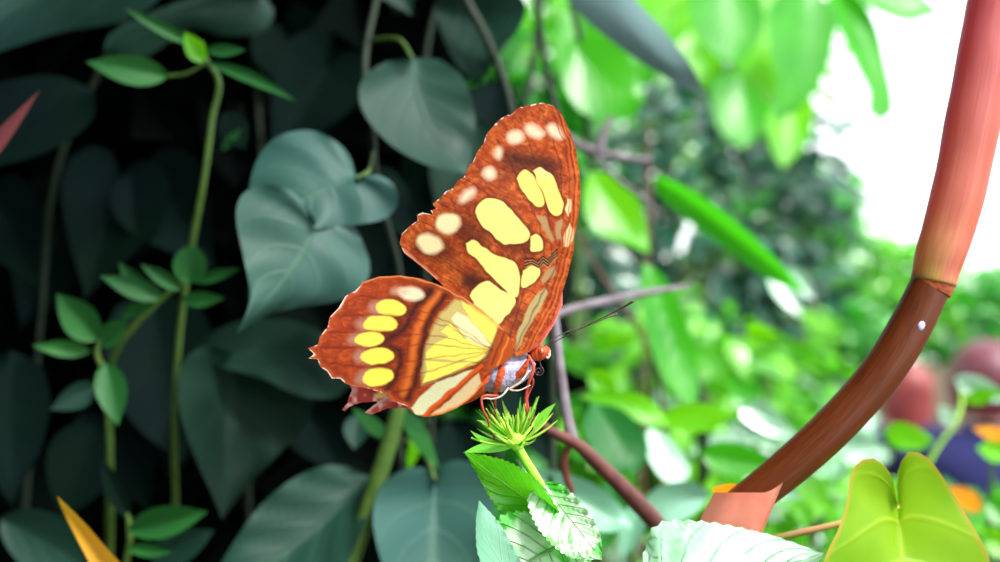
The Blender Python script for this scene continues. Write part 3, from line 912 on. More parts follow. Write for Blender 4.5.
# ================================================================== flower head and its plant
def flower_plant():
    t = thing('budding_plant', 'bright green plant with a spiky flower head under the butterfly and toothed leaves', 'plant', P(560, 0, .16) * 1)
    t.location = (P(560, 600, .165).x, .165, 0)
    bpy.context.view_layer.update()
    d = .154
    k = d / F
    tube('stem', [P(516, 444, d), P(524, 458, d), P(536, 478, .1545), P(556, 520, .157), P(575, 600, .160), P(578, 800, .165), (P(560, 600, .165).x, .165, 0.0)], [5 * k, 4.6 * k, 5 * k, 6 * k, 7 * k, 10 * k, 12 * k], M['stem_lime'], t, n=12, seg=60)
    mb = leaf_mat('bract', lin((180, 235, 60)), lin((215, 245, 110)), rough=.4, trans=.35, tcol=lin((190, 245, 40)))
    mg = leaf_mat('bract_deep', lin((90, 195, 50)), lin((140, 220, 70)), rough=.4, trans=.3, tcol=lin((120, 230, 30)))
    C = P(515, 438, d)
    V, Fc, U = tube_data([P(519, 449, d), P(516, 441, d), P(513, 430, d), P(512, 422, d)], [5 * k, 10 * k, 9 * k, 3 * k], 16, 14)
    head = mesh('flower_head', V, Fc, mb, t)
    r = random.Random(5)
    # (angle from straight up in degrees, length px, sideways bend)
    spec = []
    for i in range(34):
        az = 2 * PI * i / 34 * 3.0 + r.uniform(-.2, .2)
        el = [30, 55, 80][i % 3] + r.uniform(-8, 8)
        spec.append((az, el, r.uniform(30, 42)))
    spec += [(r.uniform(0, 6.28), r.uniform(5, 22), r.uniform(20, 26)) for i in range(9)]
    for az, el, ln in spec:
        e = math.radians(el)
        upv = Vector((-.18, -.05, 1)).normalized()
        side = Vector((math.cos(az), math.sin(az), 0))
        side = (side - upv * side.dot(upv)).normalized()
        dirv = upv * math.cos(e) + side * math.sin(e)
        nrm = (upv * math.sin(e) - side * math.cos(e))
        sd = dirv.cross(nrm).normalized()
        base = C + side * 6 * k + dirv * 2 * k - upv * (5 * k if el > 60 else 0)
        L_ = ln * k
        VV, FF, UU = [], [], []
        n = 9
        for i in range(n + 1):
            s = i / n
            c = base + dirv * L_ * s + upv * (.22 * L_ * s * s) * (1 if el > 40 else .2)
            w = 2.7 * k * (math.sin(PI * min(1, s * .85 + .15)) ** .8) * (1 - s * .35) + .15 * k
            for t_ in (-1, -.5, 0, .5, 1):
                VV.append(c + sd * w * t_ + nrm * (.9 * k * (t_ * t_)))
                UU.append(((t_ + 1) / 2, s))
            VV.append(c - nrm * w * .55)
            UU.append((.5, s))
        for i in range(n):
            for j in range(6):
                a, b_ = i * 6 + j, i * 6 + (j + 1) % 6
                FF.append((a, b_, b_ + 6, a + 6))
        mesh('bract', VV, FF, mb if r.random() < .7 else mg, head, uv=UU)
    # flat leafy bracts that stick out
    leaf(head, mg, (533, 432), (556, 403), 9, .1535, .1525, 'lance', ns=12, nt=3, name='bract', curve=.05)
    leaf(head, mg, (512, 448), (463, 453), 11, .1535, .1515, 'lance', ns=12, nt=3, name='bract', curve=-.06)
    leaf(head, mg, (505, 445), (470, 430), 7, .1535, .1525, 'lance', ns=12, nt=3, name='bract', curve=.1)
    leaf(head, mb, (506, 440), (476, 420), 6, .1540, .1535, 'lance', ns=12, nt=3, name='bract', curve=-.1)
    # toothed leaves
    leaf_px(t, M['saw'], (566, 524), (464, 452), [(552, 500), (536, 480), (512, 464), (488, 456)], [(540, 528), (510, 518), (492, 500), (478, 476)], .157, .150, tilt=.003, cup=-.0035, ripple=.0004, nrip=9, ns=44, nt=6, teeth=.07, label='lime toothed leaf just below the flower head', bend=(516, 492))
    leaf_px(t, M['var'], (570, 540), (486, 596), [(545, 520), (522, 512), (500, 518), (483, 545)], [(590, 560), (570, 600), (530, 615)], .157, .146, tilt=.0, cup=-.002, ripple=.0006, nrip=8, ns=40, nt=6, teeth=.05, label='crinkled pale mottled leaf', bend=(530, 562))
    leaf_px(t, M['var'], (540, 482), (602, 560), [(560, 484), (585, 508), (600, 535)], [(528, 500), (540, 530), (568, 556)], .1545, .1485, tilt=-.002, cup=-.002, ripple=.0006, nrip=8, ns=40, nt=6, teeth=.05, bend=(572, 522))
    leaf_px(t, M['teal'], (545, 600), (479, 500), [(520, 560), (500, 525)], [(505, 600), (480, 560), (476, 525)], .150, .146, tilt=-.002, cup=-.001, ripple=.0003, nrip=8, ns=36, nt=5, teeth=.05, label='bluish pale toothed leaf edge')


flower_plant()


# ================================================================== arching red-brown stalk
def arching_stalk():
    d = .165
    k = d / F
    t = thing('arching_stalk', 'thick arching stalk, pinkish red above and brown below its joint', 'stalk', (P(600, 600, .22).x, .24, 0))
    up = [(1012, -60), (1000, -20), (989, 30), (981, 80), (971, 130), (961, 180), (948, 230), (938, 262), (933, 283)]
    ur = [25, 25, 25, 25.3, 25.3, 24.8, 23.6, 22.4, 20.5]
    pts = [P(x, y, d) for x, y in up]
    V, Fc, U = tube_data(pts, [r * k for r in ur], 40, 60)
    V = np.array(V)
    U = np.array(U)
    s = U[:, 1]
    # colour along and round the sheath: red above, salmon, then yellow green at its foot
    C = np.tile(np.array(lin((228, 132, 136))), (len(V), 1))
    X = V[:, 0] / V[:, 1] * F + 500
    cx = np.interp(s, np.linspace(0, 1, len(up)), [p[0] for p in up])
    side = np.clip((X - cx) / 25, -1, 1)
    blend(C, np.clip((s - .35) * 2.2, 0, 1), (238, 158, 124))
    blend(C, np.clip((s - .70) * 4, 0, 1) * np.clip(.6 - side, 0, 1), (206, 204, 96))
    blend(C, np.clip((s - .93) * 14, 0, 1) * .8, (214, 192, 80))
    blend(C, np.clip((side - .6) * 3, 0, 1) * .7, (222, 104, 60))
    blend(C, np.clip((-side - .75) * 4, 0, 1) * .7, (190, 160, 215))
    blend(C, vnoise(U[:, 0] * 90, s * 6, 1.2, 51) * .5 - .1, (244, 164, 150))
    blend(C, vnoise(U[:, 0] * 60, s * 25, 3, 52) * .8 - .45, (214, 88, 96))
    # uneven edge: low swellings
    msh = simple_mat('stalk_sheath', (1, 1, 1), (.84, .7, .7), rough=.42, scale=6, stretch=(14, 1.2, 1), uvspace=True, vcol=True, bump=.08, trans=.45)
    ctr = np.repeat(V.reshape(-1, 40, 3).mean(1), 40, axis=0)
    amp = 1 + .02 * np.sin(s * 37 + 2) * (np.cos(2 * PI * U[:, 0]) ** 2) + .012 * np.sin(s * 19)
    V = ctr + (V - ctr) * amp[:, None]
    mesh('sheath', V, Fc, msh, t, uv=U, col=C)
    tube('joint_ring', [P(934, 279, d), P(931.5, 286, d), P(929.5, 291, d)], [20.2 * k, 20.1 * k, 19.3 * k], simple_mat('joint', lin((120, 48, 14)), lin((186, 90, 36)), rough=.5, scale=500, bump=.7), t, n=32, seg=10)
    lo = [(931, 284), (921, 305), (906, 334), (886, 366), (862, 396), (830, 430), (795, 462), (762, 489), (735, 510), (712, 530), (700, 560)]
    dl = [.165, .165, .165, .165, .1655, .166, .167, .168, .169, .170, .171]
    lr = [19, 19.5, 20, 20, 20, 20, 19.5, 18.5, 18, 17, 16]
    mlo = simple_mat('stalk_brown', lin((104, 48, 12)), lin((74, 30, 8)), rough=.4, scale=8, stretch=(10, 2, 1), uvspace=True, bump=.12, spec=.35)
    tube('stalk', [P(x, y, q) for (x, y), q in zip(lo, dl)] + [P(696, 620, .175), P(694, 900, .20), (P(600, 600, .22).x, .24, 0)], [r * k for r in lr] + [.0032, .0035, .005], mlo, t, n=32, seg=110)
    bm = bmesh.new()
    bmesh.ops.create_icosphere(bm, subdivisions=2, radius=4.4 * k)
    c = P(921, 326, d - 19.3 * k)
    for v in bm.verts:
        v.co = Vector((v.co.x * .9, v.co.y * .5, v.co.z * 1.15 + .3 * v.co.x)) + c
    me = bpy.data.meshes.new('white_scale')
    bm.to_mesh(me)
    bm.free()
    o = link('white_scale', me, simple_mat('scale', lin((222, 214, 232)), lin((200, 190, 220)), rough=.4), t)
    # torn bract clasping the stalk, orange inside
    bm_in = leaf_mat('bract_orange', lin((245, 170, 10)), lin((240, 140, 20)), rough=.45, trans=.35)
    bmat = M['bract_pink']
    V, Fc, U = [], [], []
    nu, nv = 26, 10
    for i in range(nu + 1):
        a = i / nu
        for j in range(nv + 1):
            s = j / nv
            # front half wraps round the stalk from the left to the torn tip on the right
            x = 714 + 69 * a + (-19 * s) * (1 - a) - 20 * s * a
            y = 492.5 - 10 * (max(0, a - .72) / .28) ** 1.5 + 1.0 * math.sin(a * 9) * s + s * (36 + 12 * a)
            dd = .166 - .0042 * math.sin(PI * min(1, a * 1.08)) * (1 - .2 * s) - .0003 * math.sin(9 * a) - .0032 * max(0, (a - .45) / .55) ** 1.3
            V.append(P(x, y, dd))
            U.append((.5 + .45 * a, s))
    Fc = [(i * (nv + 1) + j, i * (nv + 1) + j + 1, (i + 1) * (nv + 1) + j + 1, (i + 1) * (nv + 1) + j) for i in range(nu) for j in range(nv)]
    o = mesh('bract', V, Fc, bmat, t, uv=U)
    o['label'] = 'torn salmon pink bract at the foot of the stalk'
    V, U = [], []
    nu, nv = 18, 8
    for i in range(nu + 1):
        a = i / nu
        for j in range(nv + 1):
            s = j / nv
            x = 713 + 44 * a
            y = 493 - 9.5 * math.sin(PI * min(1, .12 + a * .9)) ** .6 * (1 - s) + 8 * s
            V.append(P(x, y, .166 + .0035 * math.sin(PI * a) * 1.0 + .0004))
            U.append((.5 + .3 * a, s))
    Fc = [(i * (nv + 1) + j, i * (nv + 1) + j + 1, (i + 1) * (nv + 1) + j + 1, (i + 1) * (nv + 1) + j) for i in range(nu) for j in range(nv)]
    o = mesh('bract', V, Fc, bm_in, t, uv=U)
    o['label'] = 'orange inner side of the bract'


arching_stalk()


def vine_stem(t, pts, r, mat='stem_olive', name='stem', n=8):
    return tube(name, pts, [r] * len(pts) if not isinstance(r, (list, tuple)) else r, M[mat], t, n=n, seg=8 * len(pts))


# ---- yellow green heart leaf bottom right
def heart_plant():
    t = thing('heart_leaf_plant', 'large yellow-green heart-shaped leaf on a pinkish leafstalk at the bottom', 'leaf', (.04, .2, 0))
    d = .172
    leaf_px(t, M['heart'], (898, 505), (915, 660), [(893, 480), (882, 463), (867, 458), (852, 470), (847, 500), (838, 530), (824, 562), (826, 600), (850, 640)], [(897, 478), (903, 458), (912, 451), (928, 458), (945, 480), (962, 508), (978, 535), (990, 562), (985, 605), (955, 642)],
            d, .160, tilt=.004, cup=-.004, ripple=.0005, nrip=3, ns=30, nt=8, bend=(904, 580))
    tube('leafstalk', [P(898, 506, d - .0003), P(868, 516, .1722), P(830, 526, .1735), P(790, 535, .176), P(740, 548, .18), P(690, 590, .185), (.04, .2, 1.3), (.04, .2, 0)], [.0007, .0006, .00065, .0007, .0008, .0012, .003, .004], M['petiole'], t, n=12, seg=70)


heart_plant()


def white_leaf_plant():
    t = thing('pale_leaf_plant', 'glossy whitish-green leaf with curved green veins at the bottom edge beside the pink bract', 'leaf', (.03, .145, 0))
    leaf_px(t, M['white'], (636, 640), (824, 553), [(640, 580), (648, 540), (660, 524), (690, 521), (730, 526), (770, 535), (800, 545)], [(680, 660), (740, 640), (790, 600), (812, 572)], .148, .158, tilt=-.008, cup=-.003, ripple=.0012, nrip=7, ns=44, nt=8, teeth=.03, bend=(725, 590))
    tube('stem', [P(636, 640, .150), P(630, 700, .15), (.03, .145, 1.2), (.03, .145, 0)], [.0009, .001, .002, .003], M['stem_green'], t)


white_leaf_plant()


# ================================================================== brown forked branch and twigs
def branches():
    t = thing('forked_branch', 'brown woody branch with an upright grey fork, right of the flower head', 'branch', (.06, .25, 0))
    d = .21
    k = d / F
    tube('branch', [P(532, 420, .200), P(555, 433, .203), P(575, 443, .206), P(605, 470, .21), P(635, 500, .215), P(660, 528, .22), P(690, 580, .225), P(700, 800, .24), (.06, .25, 0)], [4.5 * k, 5 * k, 6 * k, 7.5 * k, 9 * k, 9.5 * k, 10 * k, .004, .006], M['bark'], t, n=14, seg=80)
    tube('branch', [P(573, 443, .206), P(567, 415, .208), P(561, 375, .210), P(556, 330, .212), P(553, 300, .215)], [6.5 * k, 5.5 * k, 5 * k, 4.5 * k, 4 * k], M['stem_grey'], t, n=12, seg=30)['label'] = 'upright grey fork'
    tube('branch', [P(570, 445, .207), P(564, 460, .209), P(566, 475, .21), P(572, 492, .212)], [3 * k, 4 * k, 4 * k, 3 * k], M['bark_red'], t, n=10, seg=20)

    t2 = thing('grey_twig', 'slender grey twig running level behind the antennae', 'twig', (.02, .26, 0))
    vine_stem(t2, [P(549, 316, .252), P(552, 420, .262), P(548, 600, .262), (.02, .26, 0)], [.0010, .0013, .0016, .004], 'stem_olive', 'branch')
    vine_stem(t2, [P(545, 318, .25), P(575, 308, .26), P(610, 300, .27), P(650, 292, .28), P(690, 286, .30)], [.0012, .0013, .0013, .0012, .0006], 'stem_grey', 'branch')
    t3 = thing('grey_twig', 'forked grey twig beside the wing tip with a short upright side shoot', 'twig', P(520, -330, .38))
    vine_stem(t3, [P(520, -330, .38), P(532, -60, .36), P(545, 60, .36), P(560, 132, .36)], [.0025, .002, .0015, .0018], 'stem_olive', 'branch')
    vine_stem(t3, [P(560, 132, .36), P(580, 146, .37), P(598, 152, .37), P(650, 160, .38)], [.0018, .0022, .002, .0012], 'stem_grey', 'branch')
    vine_stem(t3, [P(598, 152, .37), P(603, 135, .37), P(613, 116, .37)], [.0022, .002, .001], 'stem_grey', 'branch')
    vine_stem(t3, [P(592, 150, .37), P(610, 172, .37), P(645, 200, .375), P(660, 215, .38)], [.0015, .0012, .001, .0008], 'stem_grey', 'branch')
    t4 = thing('hanging_twig', 'olive twig hanging from above towards the butterfly wing tip', 'twig', P(440, -330, .3))
    vine_stem(t4, [P(440, -330, .3), P(446, -60, .3), P(466, 0, .3), P(485, 35, .3), P(500, 70, .3), P(512, 112, .3), P(516, 150, .3)], [.0025, .0022, .0019, .0018, .0016, .0014, .0008], 'stem_olive', 'branch')
    t5 = thing('brown_twig', 'thin brown twig standing upright behind the grey one', 'twig', (.12, .6, 0))
    vine_stem(t5, [P(648, 120, .6), P(648, 160, .6), P(649, 205, .6), P(646, 300, .6), P(640, 620, .6), (.12, .6, 0)], [.0008, .0014, .0016, .0014, .002, .005], 'bark', 'branch')
    t6 = thing('brown_twig', 'thin reddish-brown twig slanting down beside the right edge of the wing', 'twig', (.14, .45, 0))
    vine_stem(t6, [P(575, 225, .4), P(595, 265, .4), P(625, 310, .4), P(650, 350, .42), P(655, 620, .44), (.14, .45, 0)], [.0006, .0009, .0009, .0008, .001, .004], 'bark', 'branch')


branches()


# ================================================================== vines on the left
def left_vines():
    top = lambda x, d: P(x, -260, d)
    # -- main heart-leaved vine
    t = thing('heart_leaf_vine', 'climbing vine with the pair of overlapping grey-green heart leaves left of the wings', 'vine', (P(420, 0, .3).x, .33, 0))
    vine_stem(t, [top(395, .30), P(380, -20, .29), P(365, 60, .28), P(372, 130, .262), P(376, 180, .262), P(400, 280, .27), P(395, 360, .27), P(420, 600, .28), (P(420, 0, .3).x, .33, 0)], .0011, 'stem_olive')
    tube('leafstalk', [P(357, 178, .233), P(368, 172, .245), P(373, 150, .262)], [.0006] * 3, M['stem_green'], t, n=8)
    leaf_px(t, M['vine_grey'], (357, 178), (258, 232), [(347, 152), (325, 135), (303, 130), (275, 138), (257, 160), (249, 190), (250, 215)], [(370, 174), (386, 178), (397, 190), (397, 206), (384, 219), (360, 224), (320, 228), (290, 232)],
            .236, .226, tilt=-.004, cup=.004, ripple=.0012, nrip=4, ns=26, nt=7, bend=(310, 196), label='upper heart leaf with a rounded lobe to the right')
    leaf_px(t, M['vine_grey'], (316, 222), (236, 334), [(300, 198), (280, 186), (258, 186), (241, 196), (236, 218), (243, 255), (250, 292), (247, 312)], [(335, 216), (352, 224), (364, 245), (370, 268), (362, 288), (335, 302), (300, 307), (268, 315), (248, 326)],
            .228, .214, tilt=.005, cup=.004, ripple=.001, nrip=4, ns=30, nt=7, bend=(290, 272), label='lower heart leaf with a long drip tip')
    tube('leafstalk', [P(316, 222, .2282), P(330, 212, .24), P(374, 200, .263)], [.0006] * 3, M['stem_green'], t, n=8)
    leaf_px(t, M['vine'], (412, 58), (467, 174), [(385, 62), (363, 78), (359, 98), (369, 122), (395, 148), (432, 167)], [(440, 60), (463, 78), (474, 108), (474, 140), (470, 162)],
            .262, .246, tilt=.006, cup=-.005, ripple=.0006, nrip=4, ns=24, nt=6, label='oval leaf with a pale patch near the wing tip')
    tube('leafstalk', [P(412, 58, .262), P(400, 40, .27), P(370, 40, .282)], [.0006] * 3, M['stem_green'], t, n=8)
    leaf_px(t, M['vine_grey'], (435, 484), (432, 640), [(425, 468), (403, 470), (382, 485), (373, 512), (378, 550), (395, 590)], [(440, 466), (462, 460), (486, 472), (494, 500), (488, 545), (465, 595)], .262, .24, tilt=.006, cup=-.006, ripple=.001, nrip=3, ns=26, nt=7, bend=(432, 560), label='bluish heart leaf at the bottom below the hindwing')
    tube('leafstalk', [P(435, 480, .262), P(425, 455, .27), P(405, 440, .273)], [.0007] * 3, M['stem_green'], t, n=8)
    leaf_px(t, M['vine'], (372, 478), (205, 600), [(345, 466), (318, 467), (288, 482), (258, 508), (230, 548), (215, 575)], [(370, 505), (358, 540), (335, 580), (290, 605), (245, 608)], .262, .235, tilt=-.008, cup=-.008, ripple=.0012, nrip=5, ns=26, nt=7, label='large green leaf at the bottom beside the bluish heart leaf')
    tube('leafstalk', [P(372, 478, .262), P(385, 460, .268), P(400, 440, .273)], [.0007] * 3, M['stem_green'], t, n=8)
    for (x, y), w in (((352, 430), 26), ((368, 350), 30)):
        leaf(t, M['vine'], (x + 6, y - 16), (x + 2, y + 20), w, .265, .26, 'ovate', cup=-.002)

    # -- broad dark vine lower left
    t = thing('broad_leaf_vine', 'vine with broad dark green leaves tapering downward in the lower left', 'vine', (P(250, 0, .36).x, .40, 0))
    vine_stem(t, [P(240, -260, .42), P(255, 60, .40), P(262, 200, .36), P(250, 330, .33), P(250, 600, .36), (P(250, 0, .36).x, .40, 0)], .0013, 'stem_olive')
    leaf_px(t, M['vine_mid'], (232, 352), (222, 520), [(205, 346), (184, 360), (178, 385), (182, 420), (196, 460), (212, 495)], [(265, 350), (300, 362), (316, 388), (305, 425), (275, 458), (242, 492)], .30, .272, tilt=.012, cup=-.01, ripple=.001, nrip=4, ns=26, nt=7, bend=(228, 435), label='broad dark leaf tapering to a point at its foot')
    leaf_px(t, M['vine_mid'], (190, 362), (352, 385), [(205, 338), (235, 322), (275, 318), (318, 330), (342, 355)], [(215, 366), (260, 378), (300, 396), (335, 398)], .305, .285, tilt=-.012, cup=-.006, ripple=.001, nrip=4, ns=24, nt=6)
    leaf_px(t, M['vine_shaded'], (150, 296), (182, 462), [(118, 305), (104, 345), (112, 390), (140, 430)], [(190, 300), (212, 335), (205, 390), (192, 430)], .345, .32, tilt=.004, cup=-.008, ns=20, nt=5)
    leaf(t, M['vine_shaded'], (330, 60), (270, 165), 92, .36, .34, 'heart', cup=-.008)
    leaf(t, M['vine_shaded'], (285, 30), (330, 118), 80, .40, .38, 'heart', cup=-.008)
    leaf(t, M['vine_shaded'], (300, 400), (340, 470), 60, .33, .32, 'ovate', cup=-.006)
    leaf(t, M['vine_shaded'], (110, 420), (150, 512), 90, .35, .34, 'heart', cup=-.006)
    leaf(t, M['vine_shaded'], (120, 175), (85, 300), 110, .36, .34, 'heart', cup=-.008)
    leaf(t, M['vine_shaded'], (150, 180), (215, 270), 100, .36, .345, 'heart', cup=-.008, label='mossy green leaf with shade put into its colour')
    leaf(t, M['vine_shaded'], (60, 230), (20, 330), 90, .37, .35, 'heart', cup=-.008)

    # -- top left vine, grey leaves at the frame's top
    t = thing('grey_leaf_vine', 'vine with drooping grey-teal leaves along the top left edge', 'vine', (P(100, 0, .3).x, .36, 0))
    vine_stem(t, [P(180, -260, .34), P(160, -60, .33), P(120, 30, .335), P(60, 160, .345), P(40, 330, .35), (P(100, 0, .3).x, .36, 0)], .0013, 'stem_olive')
    leaf_px(t, M['vine_grey'], (180, -30), (-45, 70), [(150, 8), (110, 24), (70, 30), (35, 40), (0, 52)], [(120, -55), (50, -55), (-20, -30), (-45, 20)], .30, .275, tilt=-.012, cup=.006, ns=24, nt=6, label='wide leaf hanging in from the top left corner')
    leaf_px(t, M['vine'], (262, -5), (104, 52), [(274, 12), (262, 32), (225, 36), (190, 30), (150, 55), (125, 62)], [(220, -10), (170, 5), (130, 22), (108, 36)], .31, .295, tilt=-.006, cup=.003, ns=22, nt=6)
    leaf_px(t, M['vine_shaded'], (96, 92), (-20, 168), [(60, 76), (20, 78), (-15, 95)], [(93, 118), (70, 140), (30, 158), (0, 165)], .30, .285, tilt=-.004, cup=-.004, ns=20, nt=5, label='navy-shaded leaf at the left edge')
    leaf_px(t, M['vine_shaded'], (10, 350), (12, 505), [(-20, 365), (-35, 410), (-18, 460)], [(40, 365), (50, 400), (42, 445), (25, 480)], .29, .275, tilt=.004, cup=-.005, ns=20, nt=5)
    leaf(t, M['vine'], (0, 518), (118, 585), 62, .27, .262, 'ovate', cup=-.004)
    leaf(t, M['vine_shaded'], (95, 420), (62, 520), 70, .31, .30, 'ovate', cup=-.004)
    leaf(t, M['vine_shaded'], (-5, 200), (40, 290), 80, .33, .32, 'heart', cup=-.005)

    # -- top centre vine
    t = thing('dark_hanging_vine', 'dark vine leaves hanging at the top between the twig and the oval leaf', 'vine', (P(500, 0, .36).x, .40, 0))
    vine_stem(t, [P(470, -260, .36), P(460, -60, .35), P(430, 30, .35), P(425, 200, .36), P(430, 400, .36), (P(500, 0, .36).x, .40, 0)], .0012, 'stem_olive')
    leaf_px(t, M['vine'], (440, -12), (478, 88), [(436, 10), (444, 40), (458, 66)], [(490, -18), (524, 0), (520, 26), (498, 55)], .315, .30, tilt=-.004, cup=-.004, ns=20, nt=5, label='teal leaf crossed by the hanging twig')
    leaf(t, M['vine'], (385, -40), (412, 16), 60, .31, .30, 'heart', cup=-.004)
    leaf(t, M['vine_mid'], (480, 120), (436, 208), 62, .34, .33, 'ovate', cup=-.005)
    leaf(t, M['vine_shaded'], (400, 175), (440, 262), 80, .345, .33, 'heart', cup=-.005)
    leaf(t, M['vine_shaded'], (395, 240), (360, 320), 76, .35, .335, 'heart', cup=-.005)
    leaf(t, M['vine_shaded'], (500, 80), (478, 160), 60, .36, .35, 'ovate', cup=-.005)
    leaf(t, M['vine_shaded'], (450, 420), (475, 480), 56, .33, .325, 'ovate', cup=-.004)
    leaf(t, M['vine_shaded'], (520, 390), (556, 470), 66, .33, .32, 'heart', cup=-.004)

    # deep foliage on the backdrop, its shade put into the leaf colour
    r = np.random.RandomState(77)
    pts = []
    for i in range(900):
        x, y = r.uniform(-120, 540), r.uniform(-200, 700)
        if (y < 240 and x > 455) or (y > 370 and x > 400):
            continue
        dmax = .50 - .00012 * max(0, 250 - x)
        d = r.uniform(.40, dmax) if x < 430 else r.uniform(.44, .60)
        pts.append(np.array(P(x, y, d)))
    t = thing('shaded_creeper', 'dense creeper over the backdrop wall, shade put into its near-black leaf colour', 'creeper', (-.2, .48, 0))
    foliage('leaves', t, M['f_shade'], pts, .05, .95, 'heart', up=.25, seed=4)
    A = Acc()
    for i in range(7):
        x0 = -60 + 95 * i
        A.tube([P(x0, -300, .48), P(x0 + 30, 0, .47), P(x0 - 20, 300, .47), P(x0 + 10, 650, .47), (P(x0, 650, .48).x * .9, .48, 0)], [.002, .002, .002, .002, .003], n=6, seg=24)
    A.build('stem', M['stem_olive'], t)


left_vines()


def sprigs():
    S, g = M['sprig'], .0006
    t = thing('leafy_sprig', 'young sprig on a long thin upright stem in the upper left', 'sprig', (P(190, 0, .27).x, .30, 0))
    vine_stem(t, [P(200, 42, .250), P(206, 60, .250), P(217, 76, .252), P(212, 120, .254), P(204, 180, .256), P(192, 245, .262), P(180, 330, .27), P(180, 640, .31), (P(190, 0, .27).x, .30, 0)], [.0009, .0008, .0009, .0009, .0009, .001, .001, .0012, .003], 'stem_green')
    vine_stem(t, [P(204, 64, .250), P(185, 74, .250), P(166, 76, .251)], [.0005] * 3, 'stem_green', 'leafstalk')
    leaf(t, S, (168, 76), (86, 62), 30, .250, .243, 'ovate', cup=-.002, droop=-.001)
    leaf(t, S, (206, 62), (297, 102), 13, .249, .242, 'lance', cup=-.001, curve=.04)
    leaf(t, S, (205, 50), (246, 50), 13, .249, .245, 'lance', cup=-.001)
    leaf(t, S, (196, 46), (124, 8), 13, .250, .246, 'lance', cup=-.001)
    leaf(t, M['lime'], (204, 62), (184, 32), 20, .249, .247, 'ovate', cup=-.001, label='small bright green tip leaf')
    leaf(t, M['vine_shaded'], (225, 112), (245, 150), 30, .27, .265, 'ovate')
    leaf(t, S, (222, 150), (242, 128), 10, .268, .265, 'lance')

    t = thing('leafy_sprig', 'green whorl of small leaves with one rounded upright leaf, left of the heart leaves', 'sprig', (P(120, 0, .3).x, .31, 0))
    vine_stem(t, [P(190, 278, .255), P(165, 296, .257), P(145, 315, .258), P(118, 348, .262), P(110, 450, .28), P(110, 640, .31), (P(120, 0, .3).x, .31, 0)], [.0007, .0009, .0009, .001, .0011, .0012, .003], 'stem_green')
    leaf(t, S, (190, 282), (190, 245), 34, .252, .248, 'round', cup=-.002)
    leaf(t, S, (182, 290), (140, 264), 15, .252, .246, 'lance', cup=-.001)
    leaf(t, S, (165, 298), (100, 276), 22, .252, .244, 'lance', cup=-.001)
    leaf(t, S, (192, 282), (242, 268), 12, .253, .248, 'lance', cup=-.001)
    leaf(t, S, (180, 300), (225, 298), 16, .256, .252, 'lance', cup=-.001)
    leaf(t, S, (150, 300), (118, 262), 18, .256, .25, 'lance', cup=-.001)
    leaf(t, S, (120, 316), (160, 300), 14, .256, .25, 'lance', cup=-.001)

    t = thing('leafy_sprig', 'sprig with four dull green oval leaves at the left, halfway down', 'sprig', (P(80, 0, .3).x, .30, 0))
    vine_stem(t, [P(100, 338, .256), P(97, 352, .256), P(104, 372, .258), P(108, 420, .264), P(108, 640, .31), (P(80, 0, .3).x, .30, 0)], [.0007, .0008, .0009, .001, .0012, .003], 'stem_green')
    leaf(t, S, (98, 340), (56, 294), 36, .255, .248, 'ovate', cup=-.002)
    leaf(t, S, (92, 351), (32, 346), 17, .256, .25, 'lance', cup=-.001)
    leaf(t, S, (106, 362), (118, 426), 32, .256, .248, 'ovate', cup=-.002)
    leaf(t, M['vine'], (100, 385), (50, 410), 26, .26, .255, 'ovate', cup=-.002)
    leaf(t, S, (98, 346), (128, 318), 22, .257, .252, 'ovate', cup=-.002)

    t = thing('leafy_sprig', 'low sprig with a folded green leaf at the bottom left', 'sprig', (P(150, 0, .28).x, .29, 0))
    vine_stem(t, [P(128, 512, .252), P(130, 535, .252), P(125, 570, .255), P(125, 640, .31), (P(150, 0, .28).x, .29, 0)], [.0007, .0009, .001, .0012, .003], 'stem_green')
    leaf(t, S, (128, 530), (208, 512), 32, .250, .242, 'ovate', cup=-.003)
    leaf(t, S, (126, 548), (172, 553), 14, .249, .245, 'lance', cup=-.001)
    leaf(t, M['vine_shaded'], (130, 520), (100, 458), 22, .252, .248, 'lance', cup=-.001)
    leaf(t, M['vine'], (150, 560), (215, 530), 34, .262, .256, 'ovate', cup=-.003)

    t = thing('yellow_leaf_tip', 'curled golden-yellow leaf tip with a red edge poking up at the bottom left', 'leaf', (P(130, 0, .2).x, .2, 0))
    leaf_px(t, M['gold'], (150, 640), (57, 496), [(132, 580), (104, 545), (80, 518)], [(110, 600), (88, 560), (66, 518)], .20, .196, tilt=.0008, cup=-.0015, ns=20, nt=4)
    vine_stem(t, [P(150, 640, .2), (P(130, 0, .2).x, .2, .8), (P(130, 0, .2).x, .2, 0)], [.0006, .002, .003], 'stem_green')
    t = thing('red_leaf_tip', 'thin reddish leaf tip reaching in at the left edge', 'leaf', (P(-60, 0, .24).x, .25, 0))
    leaf(t, M['redleaf'], (-50, 200), (40, 90), 17, .225, .215, 'lance', cup=-.001)
    vine_stem(t, [P(-50, 200, .225), (P(-60, 0, .24).x, .24, 1.0), (P(-60, 0, .24).x, .25, 0)], [.0008, .002, .003], 'stem_green')

    t = thing('green_stem_plant', 'thick olive-green upright stem below the hindwing', 'stem', (P(330, 0, .3).x, .28, 0))
    vine_stem(t, [P(402, 395, .245), P(396, 420, .245), P(384, 460, .246), P(368, 510, .248), P(350, 562, .25), (P(330, 0, .3).x, .28, 0)], [.0018, .0023, .0025, .0027, .0028, .004], 'stem_green', n=14)
    leaf(t, S, (398, 410), (430, 436), 14, .245, .242, 'lance')
    leaf(t, S, (400, 405), (440, 470), 18, .262, .258, 'lance')
    leaf(t, M['lime'], (408, 470), (422, 425), 12, .27, .27, 'lance')
    leaf(t, S, (390, 440), (352, 408), 16, .255, .252, 'lance')


sprigs()


